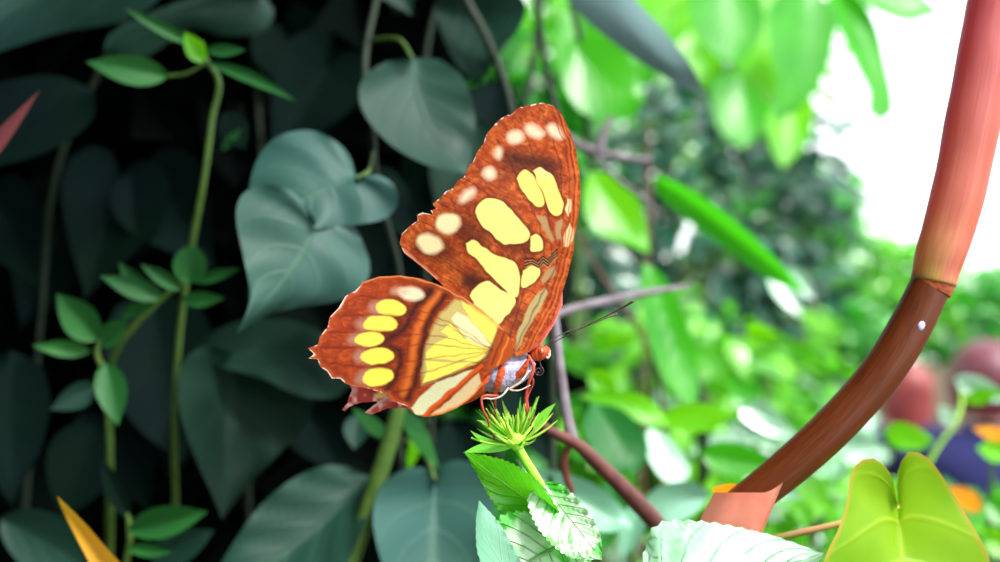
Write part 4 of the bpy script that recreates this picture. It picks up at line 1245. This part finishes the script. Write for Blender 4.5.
# ================================================================== right side: hero leaves
def right_leaves():
    t = thing('long_leaf_shrub', 'shrub with long strap-like green leaves right of the butterfly', 'shrub', (.20, .55, 0))
    vine_stem(t, [P(560, -40, .46), P(585, 60, .46), P(592, 170, .45), P(640, 262, .45), P(690, 360, .47), P(700, 600, .5), (.20, .55, 0)], [.0015, .002, .002, .002, .003, .004, .006], 'stem_olive')
    leaf_px(t, M['green'], (655, 175), (806, 292), [(680, 184), (715, 205), (755, 238), (785, 268)], [(660, 196), (690, 222), (730, 252), (770, 280)], .45, .40, tilt=.004, cup=-.004, ns=24, nt=4, label='long narrow blade slanting down to the right')
    leaf_px(t, M['green'], (643, 262), (694, 408), [(640, 290), (646, 330), (660, 372), (680, 398)], [(662, 275), (682, 310), (695, 350), (699, 390)], .44, .41, tilt=.003, cup=-.004, ns=22, nt=4, label='upright narrow blade pointing down')
    leaf_px(t, M['lime'], (588, 172), (650, 254), [(583, 195), (588, 222), (605, 238), (630, 246)], [(612, 174), (634, 192), (646, 222)], .44, .42, tilt=.003, cup=-.003, ns=20, nt=5, label='short lime leaf with a drooping point beside the wing tip')
    leaf_px(t, M['green'], (570, 38), (645, 100), [(562, 70), (575, 105), (600, 120), (630, 118)], [(600, 36), (630, 60)], .46, .44, tilt=.004, cup=-.004, ns=18, nt=5)
    leaf_px(t, M['green'], (560, 5), (585, 118), [(555, 40), (562, 85)], [(590, 20), (600, 60), (598, 95)], .50, .48, tilt=.004, cup=-.004, ns=18, nt=5)

    t = thing('overhanging_leaf', 'long blue-grey leaf hanging in from the top edge, right of the butterfly', 'leaf', P(560, -330, .36))
    vine_stem(t, [P(560, -330, .36), P(555, -120, .34), P(572, -50, .33)], [.002, .0018, .001], 'stem_olive')
    leaf_px(t, M['bluegrey'], (572, -50), (707, 98), [(560, -15), (582, 16), (615, 44), (650, 68), (685, 88)], [(612, -30), (640, 5), (668, 35), (692, 68)], .33, .30, tilt=-.004, cup=.004, ns=26, nt=6)

    # lobed tree leaves in the top right, lit from behind
    t = thing('lobed_leaf_tree', 'tree branch with large bright green hanging lobes against the white sky', 'tree', (1.05, 1.35, 0))
    vine_stem(t, [(1.05, 1.35, 0), (1.05, 1.32, 1.2), (.85, 1.2, 2.05), P(860, -80, 1.1), P(790, -40, 1.0), P(700, -60, .95)], [.03, .025, .018, .010, .008, .004], 'stem_olive', 'branch')
    G, Lm = M['green'], M['lime']
    leaf_px(t, G, (830, -20), (880, 122), [(828, 10), (845, 42), (856, 68), (868, 92), (868, 112)], [(862, 0), (878, 30), (885, 60), (892, 90), (893, 112)], .95, .90, tilt=.01, cup=-.01, ns=22, nt=5, label='hanging finger-shaped lobe against the sky')
    leaf_px(t, G, (800, -20), (776, 122), [(768, 10), (772, 50), (778, 85), (772, 106)], [(835, 10), (832, 50), (822, 80), (800, 108)], .92, .88, tilt=.01, cup=-.012, ns=22, nt=5)
    leaf_px(t, Lm, (760, -20), (772, 106), [(722, 0), (722, 35), (738, 65), (752, 90)], [(790, 0), (795, 40), (790, 80)], .98, .94, tilt=.01, cup=-.01, ns=22, nt=5)
    leaf_px(t, G, (720, -30), (738, 66), [(690, -5), (695, 30), (712, 52)], [(758, -5), (764, 25), (752, 50)], .9, .87, tilt=.008, cup=-.01, ns=18, nt=5)
    leaf_px(t, G, (846, -14), (942, 14), [(870, 8), (905, 22), (925, 18)], [(875, -22), (915, -10)], .95, .93, tilt=.01, cup=-.008, ns=16, nt=4)
    leaf_px(t, Lm, (700, -30), (640, 60), [(650, -20), (625, 10), (624, 40)], [(705, 0), (690, 32), (662, 52)], 1.0, .97, cup=-.01, ns=18, nt=5)
    leaf_px(t, Lm, (690, 20), (700, 92), [(662, 30), (664, 60), (680, 82)], [(722, 25), (726, 55), (716, 80)], 1.05, 1.0, cup=-.01, ns=18, nt=5)
    leaf_px(t, G, (740, 70), (742, 150), [(712, 82), (712, 112), (724, 136)], [(768, 78), (770, 108), (758, 136)], 1.1, 1.05, cup=-.01, ns=18, nt=5)
    leaf_px(t, Lm, (790, 90), (784, 168), [(768, 102), (768, 134), (774, 156)], [(812, 98), (812, 130), (800, 152)], 1.15, 1.1, cup=-.01, ns=18, nt=5)
    leaf_px(t, G, (640, 50), (618, 96), [(606, 52), (598, 76)], [(660, 62), (644, 86)], .95, .93, cup=-.01, ns=16, nt=5)

    # low bright plants to the right of the flower
    t = thing('low_green_plant', 'low plant with one dark oval leaf and lime leaves right of the forked branch', 'plant', (.13, .45, 0))
    vine_stem(t, [P(588, 402, .34), P(600, 440, .345), P(620, 500, .36), P(640, 600, .38), (.13, .45, 0)], [.001, .0012, .0015, .002, .005], 'stem_green')
    leaf_px(t, M['deep'], (590, 404), (634, 474), [(584, 428), (594, 452), (612, 468)], [(618, 408), (642, 428), (648, 452), (642, 468)], .33, .315, tilt=.003, cup=-.003, ns=20, nt=5, label='dark green oval leaf beside the branch')
    leaf_px(t, M['lime'], (580, 396), (668, 426), [(605, 390), (640, 394), (660, 408)], [(600, 406), (630, 418), (652, 426)], .34, .33, tilt=-.002, cup=-.002, ns=18, nt=4)
    leaf_px(t, M['lime'], (655, 420), (740, 412), [(680, 404), (710, 404)], [(672, 428), (705, 432), (725, 422)], .36, .35, tilt=-.002, cup=-.002, ns=18, nt=4)
    leaf_px(t, M['pale'], (648, 428), (682, 484), [(644, 446), (655, 470), (668, 482)], [(668, 436), (684, 455), (690, 474)], .345, .335, tilt=.003, cup=-.003, ns=18, nt=5, label='shiny whitish leaf')
    leaf_px(t, M['teal'], (712, 492), (644, 512), [(690, 482), (665, 484), (648, 496)], [(700, 508), (680, 522), (658, 524)], .31, .30, tilt=.002, cup=-.003, ns=18, nt=5)
    leaf_px(t, M['teal'], (520, 470), (632, 528), [(550, 470), (590, 482), (620, 505)], [(535, 495), (570, 520), (605, 532)], .265, .255, tilt=-.002, cup=-.004, ns=22, nt=5, label='bluish leaf lying behind the toothed leaf')
    leaf(t, M['deep'], (615, 478), (600, 552), 36, .30, .29, 'ovate', cup=-.003)
    leaf(t, M['teal'], (640, 500), (622, 560), 26, .27, .265, 'ovate', cup=-.003)
    leaf(t, M['green'], (700, 452), (782, 470), 34, .36, .35, 'ovate', cup=-.003)
    leaf(t, M['teal'], (740, 462), (802, 500), 30, .40, .39, 'ovate', cup=-.003)
    leaf(t, M['lime'], (588, 372), (620, 398), 22, .4, .39, 'ovate', cup=-.003)
    leaf(t, M['lime'], (610, 345), (590, 338), 14, .4, .39, 'ovate')
    leaf(t, M['lime'], (590, 345), (640, 338), 16, .4, .39, 'ovate', cup=-.002)

    t = thing('white_striped_plant', 'plant with pale white-green leaves behind the brown stalk', 'plant', (.32, .75, 0))
    vine_stem(t, [P(770, 380, .62), P(760, 430, .62), P(750, 520, .64), P(740, 620, .66), (.32, .75, 0)], [.002, .002, .003, .003, .006], 'stem_green')
    for b_, e_, w, m_ in (((735, 398), (800, 440), 26, 'pale'), ((728, 425), (800, 442), 22, 'pale'), ((752, 440), (690, 452), 26, 'pale'), ((760, 400), (725, 380), 24, 'green'), ((820, 440), (884, 446), 26, 'pale'), ((790, 268), (815, 300), 18, 'pale'),
                          ((770, 262), (802, 318), 26, 'pale'), ((745, 330), (780, 340), 20, 'lime'), ((755, 460), (812, 480), 28, 'teal'), ((800, 490), (850, 486), 12, 'lime'), ((790, 500), (842, 512), 30, 'green'), ((700, 380), (660, 372), 22, 'lime'), ((700, 470), (652, 452), 24, 'teal')):
        leaf(t, M[m_], b_, e_, w, .62, .60, 'ovate', cup=-.004, ns=12, nt=4)

    t = thing('small_leaf_plant', 'plant with a flat lime leaf in front of the red-haired person', 'plant', (.27, .5, 0))
    vine_stem(t, [P(955, 425, .42), P(940, 444, .42), P(925, 470, .42), P(918, 560, .44), (.27, .5, 0)], [.0008, .001, .0012, .0015, .004], 'stem_lime')
    leaf_px(t, M['lime'], (934, 440), (884, 430), [(918, 428), (898, 422)], [(925, 448), (902, 450), (888, 442)], .42, .41, tilt=.002, cup=-.002, ns=16, nt=4)
    leaf(t, M['pale'], (955, 425), (938, 405), 16, .42, .41, 'ovate')
    leaf(t, M['lime'], (965, 400), (1002, 392), 16, .43, .42, 'ovate')
    leaf(t, M['pale'], (955, 378), (1012, 402), 22, .44, .42, 'ovate', cup=-.003, label='white-looking leaf across the second person')
    vine_stem(t, [P(955, 425, .42), P(962, 400, .43), P(958, 380, .44)], [.0008, .0008, .0006], 'stem_lime')

    t = thing('orange_flower_plant', 'small plant with orange petals at the right edge', 'flower', (.30, .48, 0))
    vine_stem(t, [P(992, 440, .4), P(992, 480, .4), P(985, 560, .41), (.30, .48, 0)], [.0008, .001, .0015, .004], 'stem_green')
    leaf(t, M['orange'], (1010, 438), (972, 428), 14, .395, .39, 'ovate', name='petal')
    leaf(t, M['orange'], (1012, 430), (985, 440), 12, .40, .395, 'ovate', name='petal')
    leaf(t, M['orange'], (982, 510), (948, 486), 20, .40, .39, 'ovate', name='petal')
    leaf(t, M['lime'], (1012, 452), (976, 448), 24, .40, .39, 'ovate', cup=-.002)
    leaf(t, M['green'], (985, 500), (1020, 525), 26, .40, .39, 'ovate', cup=-.002)
    leaf(t, M['lime'], (985, 530), (1015, 560), 26, .40, .39, 'ovate', cup=-.002)


right_leaves()


# ================================================================== background shrubs
def bg():
    def pc(px, py, d):
        return np.array(P(px, py, d))
    # label, centre px,py,d, radii(m), n, size, mat, kind, seed
    L_ = [
        ('shrub', 'dense grey-green glossy shrub with shade put into its leaf colour, right behind the butterfly', 'shrub', (685, 235, 2.2), (.55, .3, .55), 1500, .062, 'f_dark', 'ovate', 11),
        ('shrub', 'dark glossy shrub low behind the forked branch', 'shrub', (590, 390, 1.5), (.22, .11, .36), 450, .05, 'f_dark', 'ovate', 12),
        ('shrub', 'bright green shrub between the blade leaf and the brown stalk', 'shrub', (735, 400, 1.76), (.30, .12, .28), 480, .055, 'f_bright', 'ovate', 13),
        ('shrub', 'bright shrub low down behind the upright narrow blade', 'shrub', (650, 420, .85), (.13, .10, .15), 220, .036, 'f_bright', 'lance', 14),
        ('shrub', 'pale-leaved shrub at the bottom behind the pink bract', 'shrub', (715, 515, 1.2), (.26, .12, .19), 300, .045, 'f_pale', 'ovate', 15),
        ('shrub', 'green shrub at the bottom left of the yellow-green heart leaf', 'shrub', (800, 550, .50), (.11, .06, .07), 200, .026, 'f_bright', 'ovate', 16),
        ('shrub', 'mixed green shrub growing up to the right edge at the bottom', 'shrub', (985, 560, .95), (.14, .10, .11), 220, .04, 'f_mid', 'ovate', 17),
        ('shrub', 'wide green shrub in front of the hedge left of the stalk', 'shrub', (800, 335, 4.4), (.66, .25, .4), 1200, .085, 'f_mid', 'ovate', 18),
        ('hedge', 'tall rounded green bush below the white sky, left of the stalk', 'bush', (870, 285, 6.6), (1.0, .5, .66), 1100, .12, 'f_bright', 'ovate', 19),
        ('hedge', 'blue-green bush right of the stalk behind the people', 'bush', (1060, 330, 5.4), (.7, .5, .62), 1100, .12, 'f_mid', 'ovate', 20),
        ('hedge', 'large distant bush behind the dark glossy shrub', 'bush', (670, 230, 6.0), (1.1, .5, 1.15), 1200, .13, 'f_mid', 'ovate', 21),
        ('shrub', 'mid-green shrub glimpsed between the dark oval leaf and the upper wing', 'shrub', (528, 150, 1.15), (.10, .08, .22), 420, .045, 'f_mid', 'ovate', 41),
        ('shrub', 'dull green low shrub behind the hindwing and the flower head', 'shrub', (462, 450, .66), (.06, .05, .09), 260, .03, 'f_mid', 'ovate', 42),
        ('hedge', 'long low hedge closing the view under the white sky', 'hedge', (820, 318, 8.2), (3.6, .5, .62), 2600, .16, 'f_mid', 'ovate', 29),
        ('small_tree', 'leafy small tree with bright crown reaching the top edge', 'tree', (660, 50, 3.2), (.7, .4, .5), 900, .10, 'f_bright', 'ovate', 22),
        ('small_tree', 'small tree with fresh green crown seen between the hanging lobes', 'tree', (745, 80, 4.95), (.72, .28, .7), 500, .13, 'f_bright', 'ovate', 23),
        ('shrub', 'lime shrub at the top just right of the hanging twig', 'shrub', (545, 60, 1.45), (.17, .12, .20), 260, .045, 'f_bright', 'ovate', 24),
        ('shrub', 'grey-green shrub with small leaves below the white sky edge', 'shrub', (800, 215, 3.2), (.30, .3, .28), 500, .07, 'f_mid', 'ovate', 25),
        ('shrub', 'bright low shrub hiding the legs of the seated people', 'shrub', (925, 545, 1.7), (.34, .2, .14), 500, .06, 'f_bright', 'ovate', 26),
        ('shrub', 'pale green shrub beside the red-haired person', 'shrub', (815, 440, 2.3), (.15, .2, .2), 260, .07, 'f_pale', 'ovate', 27),
        ('shrub', 'small shrub between the flower head and the upright grey fork', 'shrub', (545, 400, .85), (.07, .08, .10), 140, .03, 'f_mid', 'ovate', 28),
    ]
    for nm, lb, cat, (px, py, d), rad, n, sz, mt, kd, sd in L_:
        c = pc(px, py, d)
        shrub(nm, lb, cat, (c[0], c[1] + .02, 0), c, rad, n, sz, mt, kd, sd, width=.62, stems=7, rstem=.006 if d < 2 else .012)


bg()


def shade_casters():
    """unseen foliage added overhead to the left and behind the viewer to keep the vine side in shade"""
    r = np.random.RandomState(9)
    for k, (c, rad, n, root, lb) in enumerate((((-1.0, .2, 2.75), (1.4, 1.4, .35), 2600, (-1.5, -.6, 0), 'unseen tree with a wide dark crown, added to shade the vines'), ((-.9, -1.9, 1.9), (1.5, .5, 1.3), 1800, (-.9, -2.0, 0), 'unseen tall dark bush added behind the viewer to cut sky light'))):
        t = thing('shade_caster', lb, 'tree', root)  # out-of-view foliage added to block light from the vines
        A = Acc()
        for i in range(8):
            e = np.array(c) + r.normal(0, .5, 3) * rad
            A.tube([np.array(root) + r.normal(0, .03, 3) * [1, 1, 0], (np.array(root) * .7 + np.array(c) * .3) + [0, 0, .6], np.array(c) * .8 + e * .2, e], [.05, .04, .02, .006], n=8, seg=12)
        A.build('trunk', M['bark'], t)
        pts = []
        while len(pts) < n:
            v = r.uniform(-1, 1, 3)
            if (v ** 2).sum() < 1:
                pts.append(np.array(c) + v * rad)
        foliage('foliage', t, M['f_caster'], pts, .2, .9, 'ovate', up=.6, seed=30 + k)


shade_casters()


# ================================================================== people on a bench
def skin_obj(name, joints, edges, parent, mat, root=0, sub=2):
    me = bpy.data.meshes.new(name)
    me.from_pydata([j[0] for j in joints], edges, [])
    o = link(name, me, None, parent, smooth=False)
    me.materials.append(mat)
    sk = o.modifiers.new('skin', 'SKIN')
    sk.use_smooth_shade = True
    if not me.skin_vertices:
        me.skin_vertices.new()
    for v, j in zip(me.skin_vertices[0].data, joints):
        r = j[1]
        v.radius = (r, r) if isinstance(r, (int, float)) else r
        v.use_root = False
    me.skin_vertices[0].data[root].use_root = True
    s = o.modifiers.new('sub', 'SUBSURF')
    s.levels = sub
    s.render_levels = sub
    return o


def person(label, loc, rz, sc, hairc, skinc, shirtc, trousc, hairlen, seed, head_turn=0.0):
    t = thing('person', label, 'person', (0, 0, 0))
    ms = simple_mat('skin', lin(skinc), lin(tuple(int(v * .93) for v in skinc)), rough=.5, scale=30, bump=.05)
    mh = simple_mat('hair', lin(hairc), lin(tuple(int(v * .6) for v in hairc)), rough=.45, scale=40, stretch=(4, 4, .4), bump=.5)
    mc = simple_mat('shirt', lin(shirtc), lin(tuple(int(v * .8) for v in shirtc)), rough=.85, scale=25)
    mtt = simple_mat('trousers', lin(trousc), lin(tuple(int(v * .8) for v in trousc)), rough=.85, scale=25)
    sh = simple_mat('shoes', lin((50, 46, 46)), lin((70, 60, 58)), rough=.6)
    # body, facing +Y
    J = [((0, 0, .53), .125), ((0, -.02, .66), (.145, .10)), ((0, -.01, .82), (.15, .105)), ((0, .0, .93), (.13, .09)), ((0, .01, 1.0), .055), ((0, .025, 1.06), .05), ((0, .03, 1.12), (.072, .09)), ((0, .03, 1.2), (.07, .088)), ((0, .025, 1.25), .05)]
    E = [(i, i + 1) for i in range(8)]
    def add(base, chain):
        p = base
        for c in chain:
            J.append(c)
            E.append((p, len(J) - 1))
            p = len(J) - 1
        return p
    hands = []
    for s in (-1, 1):
        h = add(3, [((s * .16, 0, .945), .062), ((s * .19, .02, .8), .046), ((s * .20, .06, .69), .038), ((s * .15, .2, .64), .032), ((s * .10, .3, .62), .024), ((s * .09, .35, .615), (.034, .018))])
        hands.append(h)
        for f, (dx, ln) in enumerate(((-.024, .035), (-.008, .045), (.008, .048), (.024, .04))):
            add(h, [((s * .09 + dx, .385, .612), .009), ((s * .09 + dx * 1.15, .385 + ln * .6, .600), .008), ((s * .09 + dx * 1.15, .385 + ln, .585), .007)])
        add(h, [((s * .09 - s * .036, .36, .612), .010), ((s * .09 - s * .05, .385, .605), .008)])
        add(0, [((s * .09, .06, .50), .10), ((s * .11, .42, .50), .065), ((s * .11, .47, .45), .058), ((s * .11, .46, .25), .052), ((s * .11, .44, .09), .036), ((s * .12, .50, .045), (.04, .03)), ((s * .12, .62, .035), (.042, .022))])
    body = skin_obj('body', J, E, t, ms)
    # shirt: torso and sleeves
    JS = [((0, 0, .50), (.165, .135)), ((0, -.02, .66), (.17, .125)), ((0, -.01, .82), (.175, .13)), ((0, 0, .93), (.15, .11)), ((0, .008, .99), .085), ((0, .012, 1.035), .07)]
    ES = [(0, 1), (1, 2), (2, 3), (3, 4), (4, 5)]
    for s in (-1, 1):
        b0 = len(JS)
        JS += [((s * .165, 0, .942), .078), ((s * .197, .02, .8), .062), ((s * .207, .06, .69), .054), ((s * .155, .2, .645), .046), ((s * .125, .25, .632), .04)]
        ES += [(3, b0)] + [(b0 + i, b0 + i + 1) for i in range(4)]
    skin_obj('shirt', JS, ES, t, mc, root=1)
    JT = [((0, .0, .53), (.16, .14)), ((0, -.01, .62), (.155, .12))]
    ET = [(0, 1)]
    for s in (-1, 1):
        b0 = len(JT)
        JT += [((s * .09, .06, .51), .115), ((s * .11, .42, .505), .082), ((s * .11, .475, .45), .074), ((s * .11, .465, .25), .066), ((s * .11, .445, .12), .06)]
        ET += [(0, b0)] + [(b0 + i, b0 + i + 1) for i in range(4)]
    skin_obj('trousers', JT, ET, t, mtt)
    for s in (-1, 1):
        skin_obj('shoe', [((s * .11, .42, .05), (.045, .045)), ((s * .12, .50, .05), (.05, .045)), ((s * .125, .60, .04), (.05, .035)), ((s * .125, .67, .035), (.035, .025))], [(0, 1), (1, 2), (2, 3)], t, sh)
    # face details on the head
    fa = Acc()
    def blob(c, r, n=8):
        V, Fc = [], []
        for i in range(n + 1):
            th = PI * i / n
            for j in range(12):
                ph = 2 * PI * j / 12
                V.append((c[0] + r[0] * math.sin(th) * math.cos(ph), c[1] + r[1] * math.sin(th) * math.sin(ph), c[2] + r[2] * math.cos(th)))
        Fc = [(i * 12 + j, i * 12 + (j + 1) % 12, (i + 1) * 12 + (j + 1) % 12, (i + 1) * 12 + j) for i in range(n) for j in range(12)]
        return V, Fc
    hz = 1.155
    V, Fc = blob((0, .128, hz - .008), (.013, .022, .024))
    mesh('nose', V, Fc, ms, body)
    for s in (-1, 1):
        V, Fc = blob((s * .031, .112, hz + .018), (.013, .009, .008))
        mesh('eye', V, Fc, simple_mat('eyeball', lin((240, 240, 240)), lin((60, 50, 40)), rough=.2), body)
        V, Fc = blob((s * .078, .03, hz), (.012, .022, .032))
        mesh('ear', V, Fc, ms, body)
    V, Fc = blob((0, .114, hz - .052), (.025, .010, .007))
    mesh('mouth', V, Fc, simple_mat('lips', lin((190, 90, 90)), rough=.4), body)
    # hair: a cap over the skull flowing down the back
    nr, nc = 26, 40
    V, Fc, U = [], [], []
    r = np.random.RandomState(seed)
    lock = r.rand(nc) * .010
    for i in range(nr + 1):
        u = i / nr
        for j in range(nc):
            ph = 2 * PI * j / nc
            back = .5 - .5 * math.sin(ph)      # 1 at the back (-Y)
            if u < .45:
                th = u / .45 * PI / 2
                x = .098 * math.sin(th) * math.cos(ph)
                y = .03 - .01 + .116 * math.sin(th) * math.sin(ph)
                z = 1.175 + .108 * math.cos(th)
            else:
                w = (u - .45) / .55
                fall = (hairlen * back ** .7 + .02) * w
                x = (.098 - .012 * w) * math.cos(ph) * (1 + .10 * math.sin(w * PI))
                y = .02 + (.116 - .02 * w) * math.sin(ph)
                if math.sin(ph) > .3:
                    y -= 0.018 * w
                z = 1.175 - fall
            k = 1 + lock[j] * 4 * u
            V.append((x * k, y * (1 + lock[j] * 2), z))
            U.append((j / nc, u))
    for i in range(nr):
        for j in range(nc):
            Fc.append((i * nc + j, i * nc + (j + 1) % nc, (i + 1) * nc + (j + 1) % nc, (i + 1) * nc + j))
    h = mesh('hair', V, Fc, mh, t, uv=U)
    sm = h.modifiers.new('solid', 'SOLIDIFY')
    sm.thickness = .02
    sm.offset = -1
    t.location = loc
    t.rotation_euler = (0, 0, rz)
    t.scale = (sc, sc, sc)
    return t


person('seated person with long reddish-brown hair and navy top, back turned', (P(908, 0, 3.6).x, 3.6, 0), .35, .895, (150, 62, 60), (232, 168, 148), (34, 38, 84), (60, 64, 90), .20, 1)
person('seated person with short dark reddish hair and navy top, cut by the right edge', (P(988, 0, 2.85).x, 2.85, 0), -.55, 1.0, (110, 44, 60), (236, 176, 150), (36, 38, 96), (60, 60, 80), .10, 2)


def bench(cx, cy, label, h):
    t = thing('garden_stool', label, 'stool', (cx, cy, 0))
    mw = simple_mat('bench_wood', lin((130, 96, 66)), lin((104, 74, 50)), rough=.7, scale=20, stretch=(1, 8, 1))
    def box(name, c, s):
        bm = bmesh.new()
        bmesh.ops.create_cube(bm, size=1)
        for v in bm.verts:
            v.co = Vector((v.co.x * s[0], v.co.y * s[1], v.co.z * s[2])) + Vector(c)
        bmesh.ops.bevel(bm, geom=bm.edges[:], offset=.006, segments=2, affect='EDGES')
        me = bpy.data.meshes.new(name)
        bm.to_mesh(me)
        bm.free()
        link(name, me, mw, t, smooth=False)
    for k in range(3):
        box('seat_board', (cx, cy - .12 + .12 * k, h - .018), (.46, .112, .03))
    for x in (-.19, .19):
        for y in (-.13, .13):
            box('leg', (cx + x, cy + y, (h - .034) / 2), (.05, .05, h - .036))
        box('brace', (cx + x, cy, h - .06), (.04, .24, .03))


bench(P(908, 0, 3.6).x, 3.6, 'low wooden stool under the person with long reddish-brown hair', .36)
bench(P(988, 0, 2.85).x, 2.85, 'low wooden stool under the person at the right edge', .40)


# ================================================================== greenhouse frame seen through the glare
def greenhouse_frame():
    t = thing('greenhouse_frame', 'pale metal frame bars of the greenhouse in the bright upper right', 'frame', (5, 12, 0))
    m = simple_mat('pale_metal', lin((226, 228, 236)), lin((214, 216, 226)), rough=.4, scale=5)
    for k, (a, b_) in enumerate((((780, 185), (1100, 255)), ((930, 240), (1100, 195)))):
        tube('bar', [P(a[0], a[1], 12), P((a[0] + b_[0]) / 2, (a[1] + b_[1]) / 2, 12), P(b_[0], b_[1], 12)], [.06] * 3, m, t, n=8)
    for x in (780, 1100):
        p = P(x, 185 if x == 780 else 195, 12)
        tube('post', [p, (p.x, 12, p.z / 2), (p.x, 12, 0)], [.06] * 3, m, t, n=8)


greenhouse_frame()

# ================================================================== camera, light, world
cam = bpy.data.cameras.new('Camera')
co = bpy.data.objects.new('Camera', cam)
COL.objects.link(co)
co.location = CAM
co.rotation_euler = (PI / 2, 0, 0)
cam.sensor_width = 36
cam.lens = F / 1000 * 36
cam.clip_start = .01
cam.clip_end = 200
cam.dof.use_dof = True
cam.dof.focus_distance = .1515
cam.dof.aperture_fstop = 9.5
bpy.context.scene.camera = co

w = bpy.data.worlds.new('World')
bpy.context.scene.world = w
w.use_nodes = True
nt = w.node_tree
nt.nodes.clear()
out = nt.nodes.new('ShaderNodeOutputWorld')
bgn = nt.nodes.new('ShaderNodeBackground')
bgn.inputs[0].default_value = (.93, .97, 1.0, 1)
bgn.inputs[1].default_value = 1.6
nt.links.new(bgn.outputs[0], out.inputs[0])

sun = bpy.data.lights.new('Sun', 'SUN')
sun.energy = 4.0
sun.angle = math.radians(12)
sun.color = (1.0, .98, .93)
so = bpy.data.objects.new('Sun', sun)
COL.objects.link(so)
so.rotation_euler = (Vector((-.52, .55, -1.1))).to_track_quat('-Z', 'Y').to_euler()

sc = bpy.context.scene
sc.view_settings.view_transform = 'Standard'
sc.view_settings.look = 'None'
sc.view_settings.exposure = 0.85
sc.view_settings.gamma = 1
sc.view_settings.use_curve_mapping = False
sc.cycles.use_denoising = True
sc.cycles.max_bounces = 8
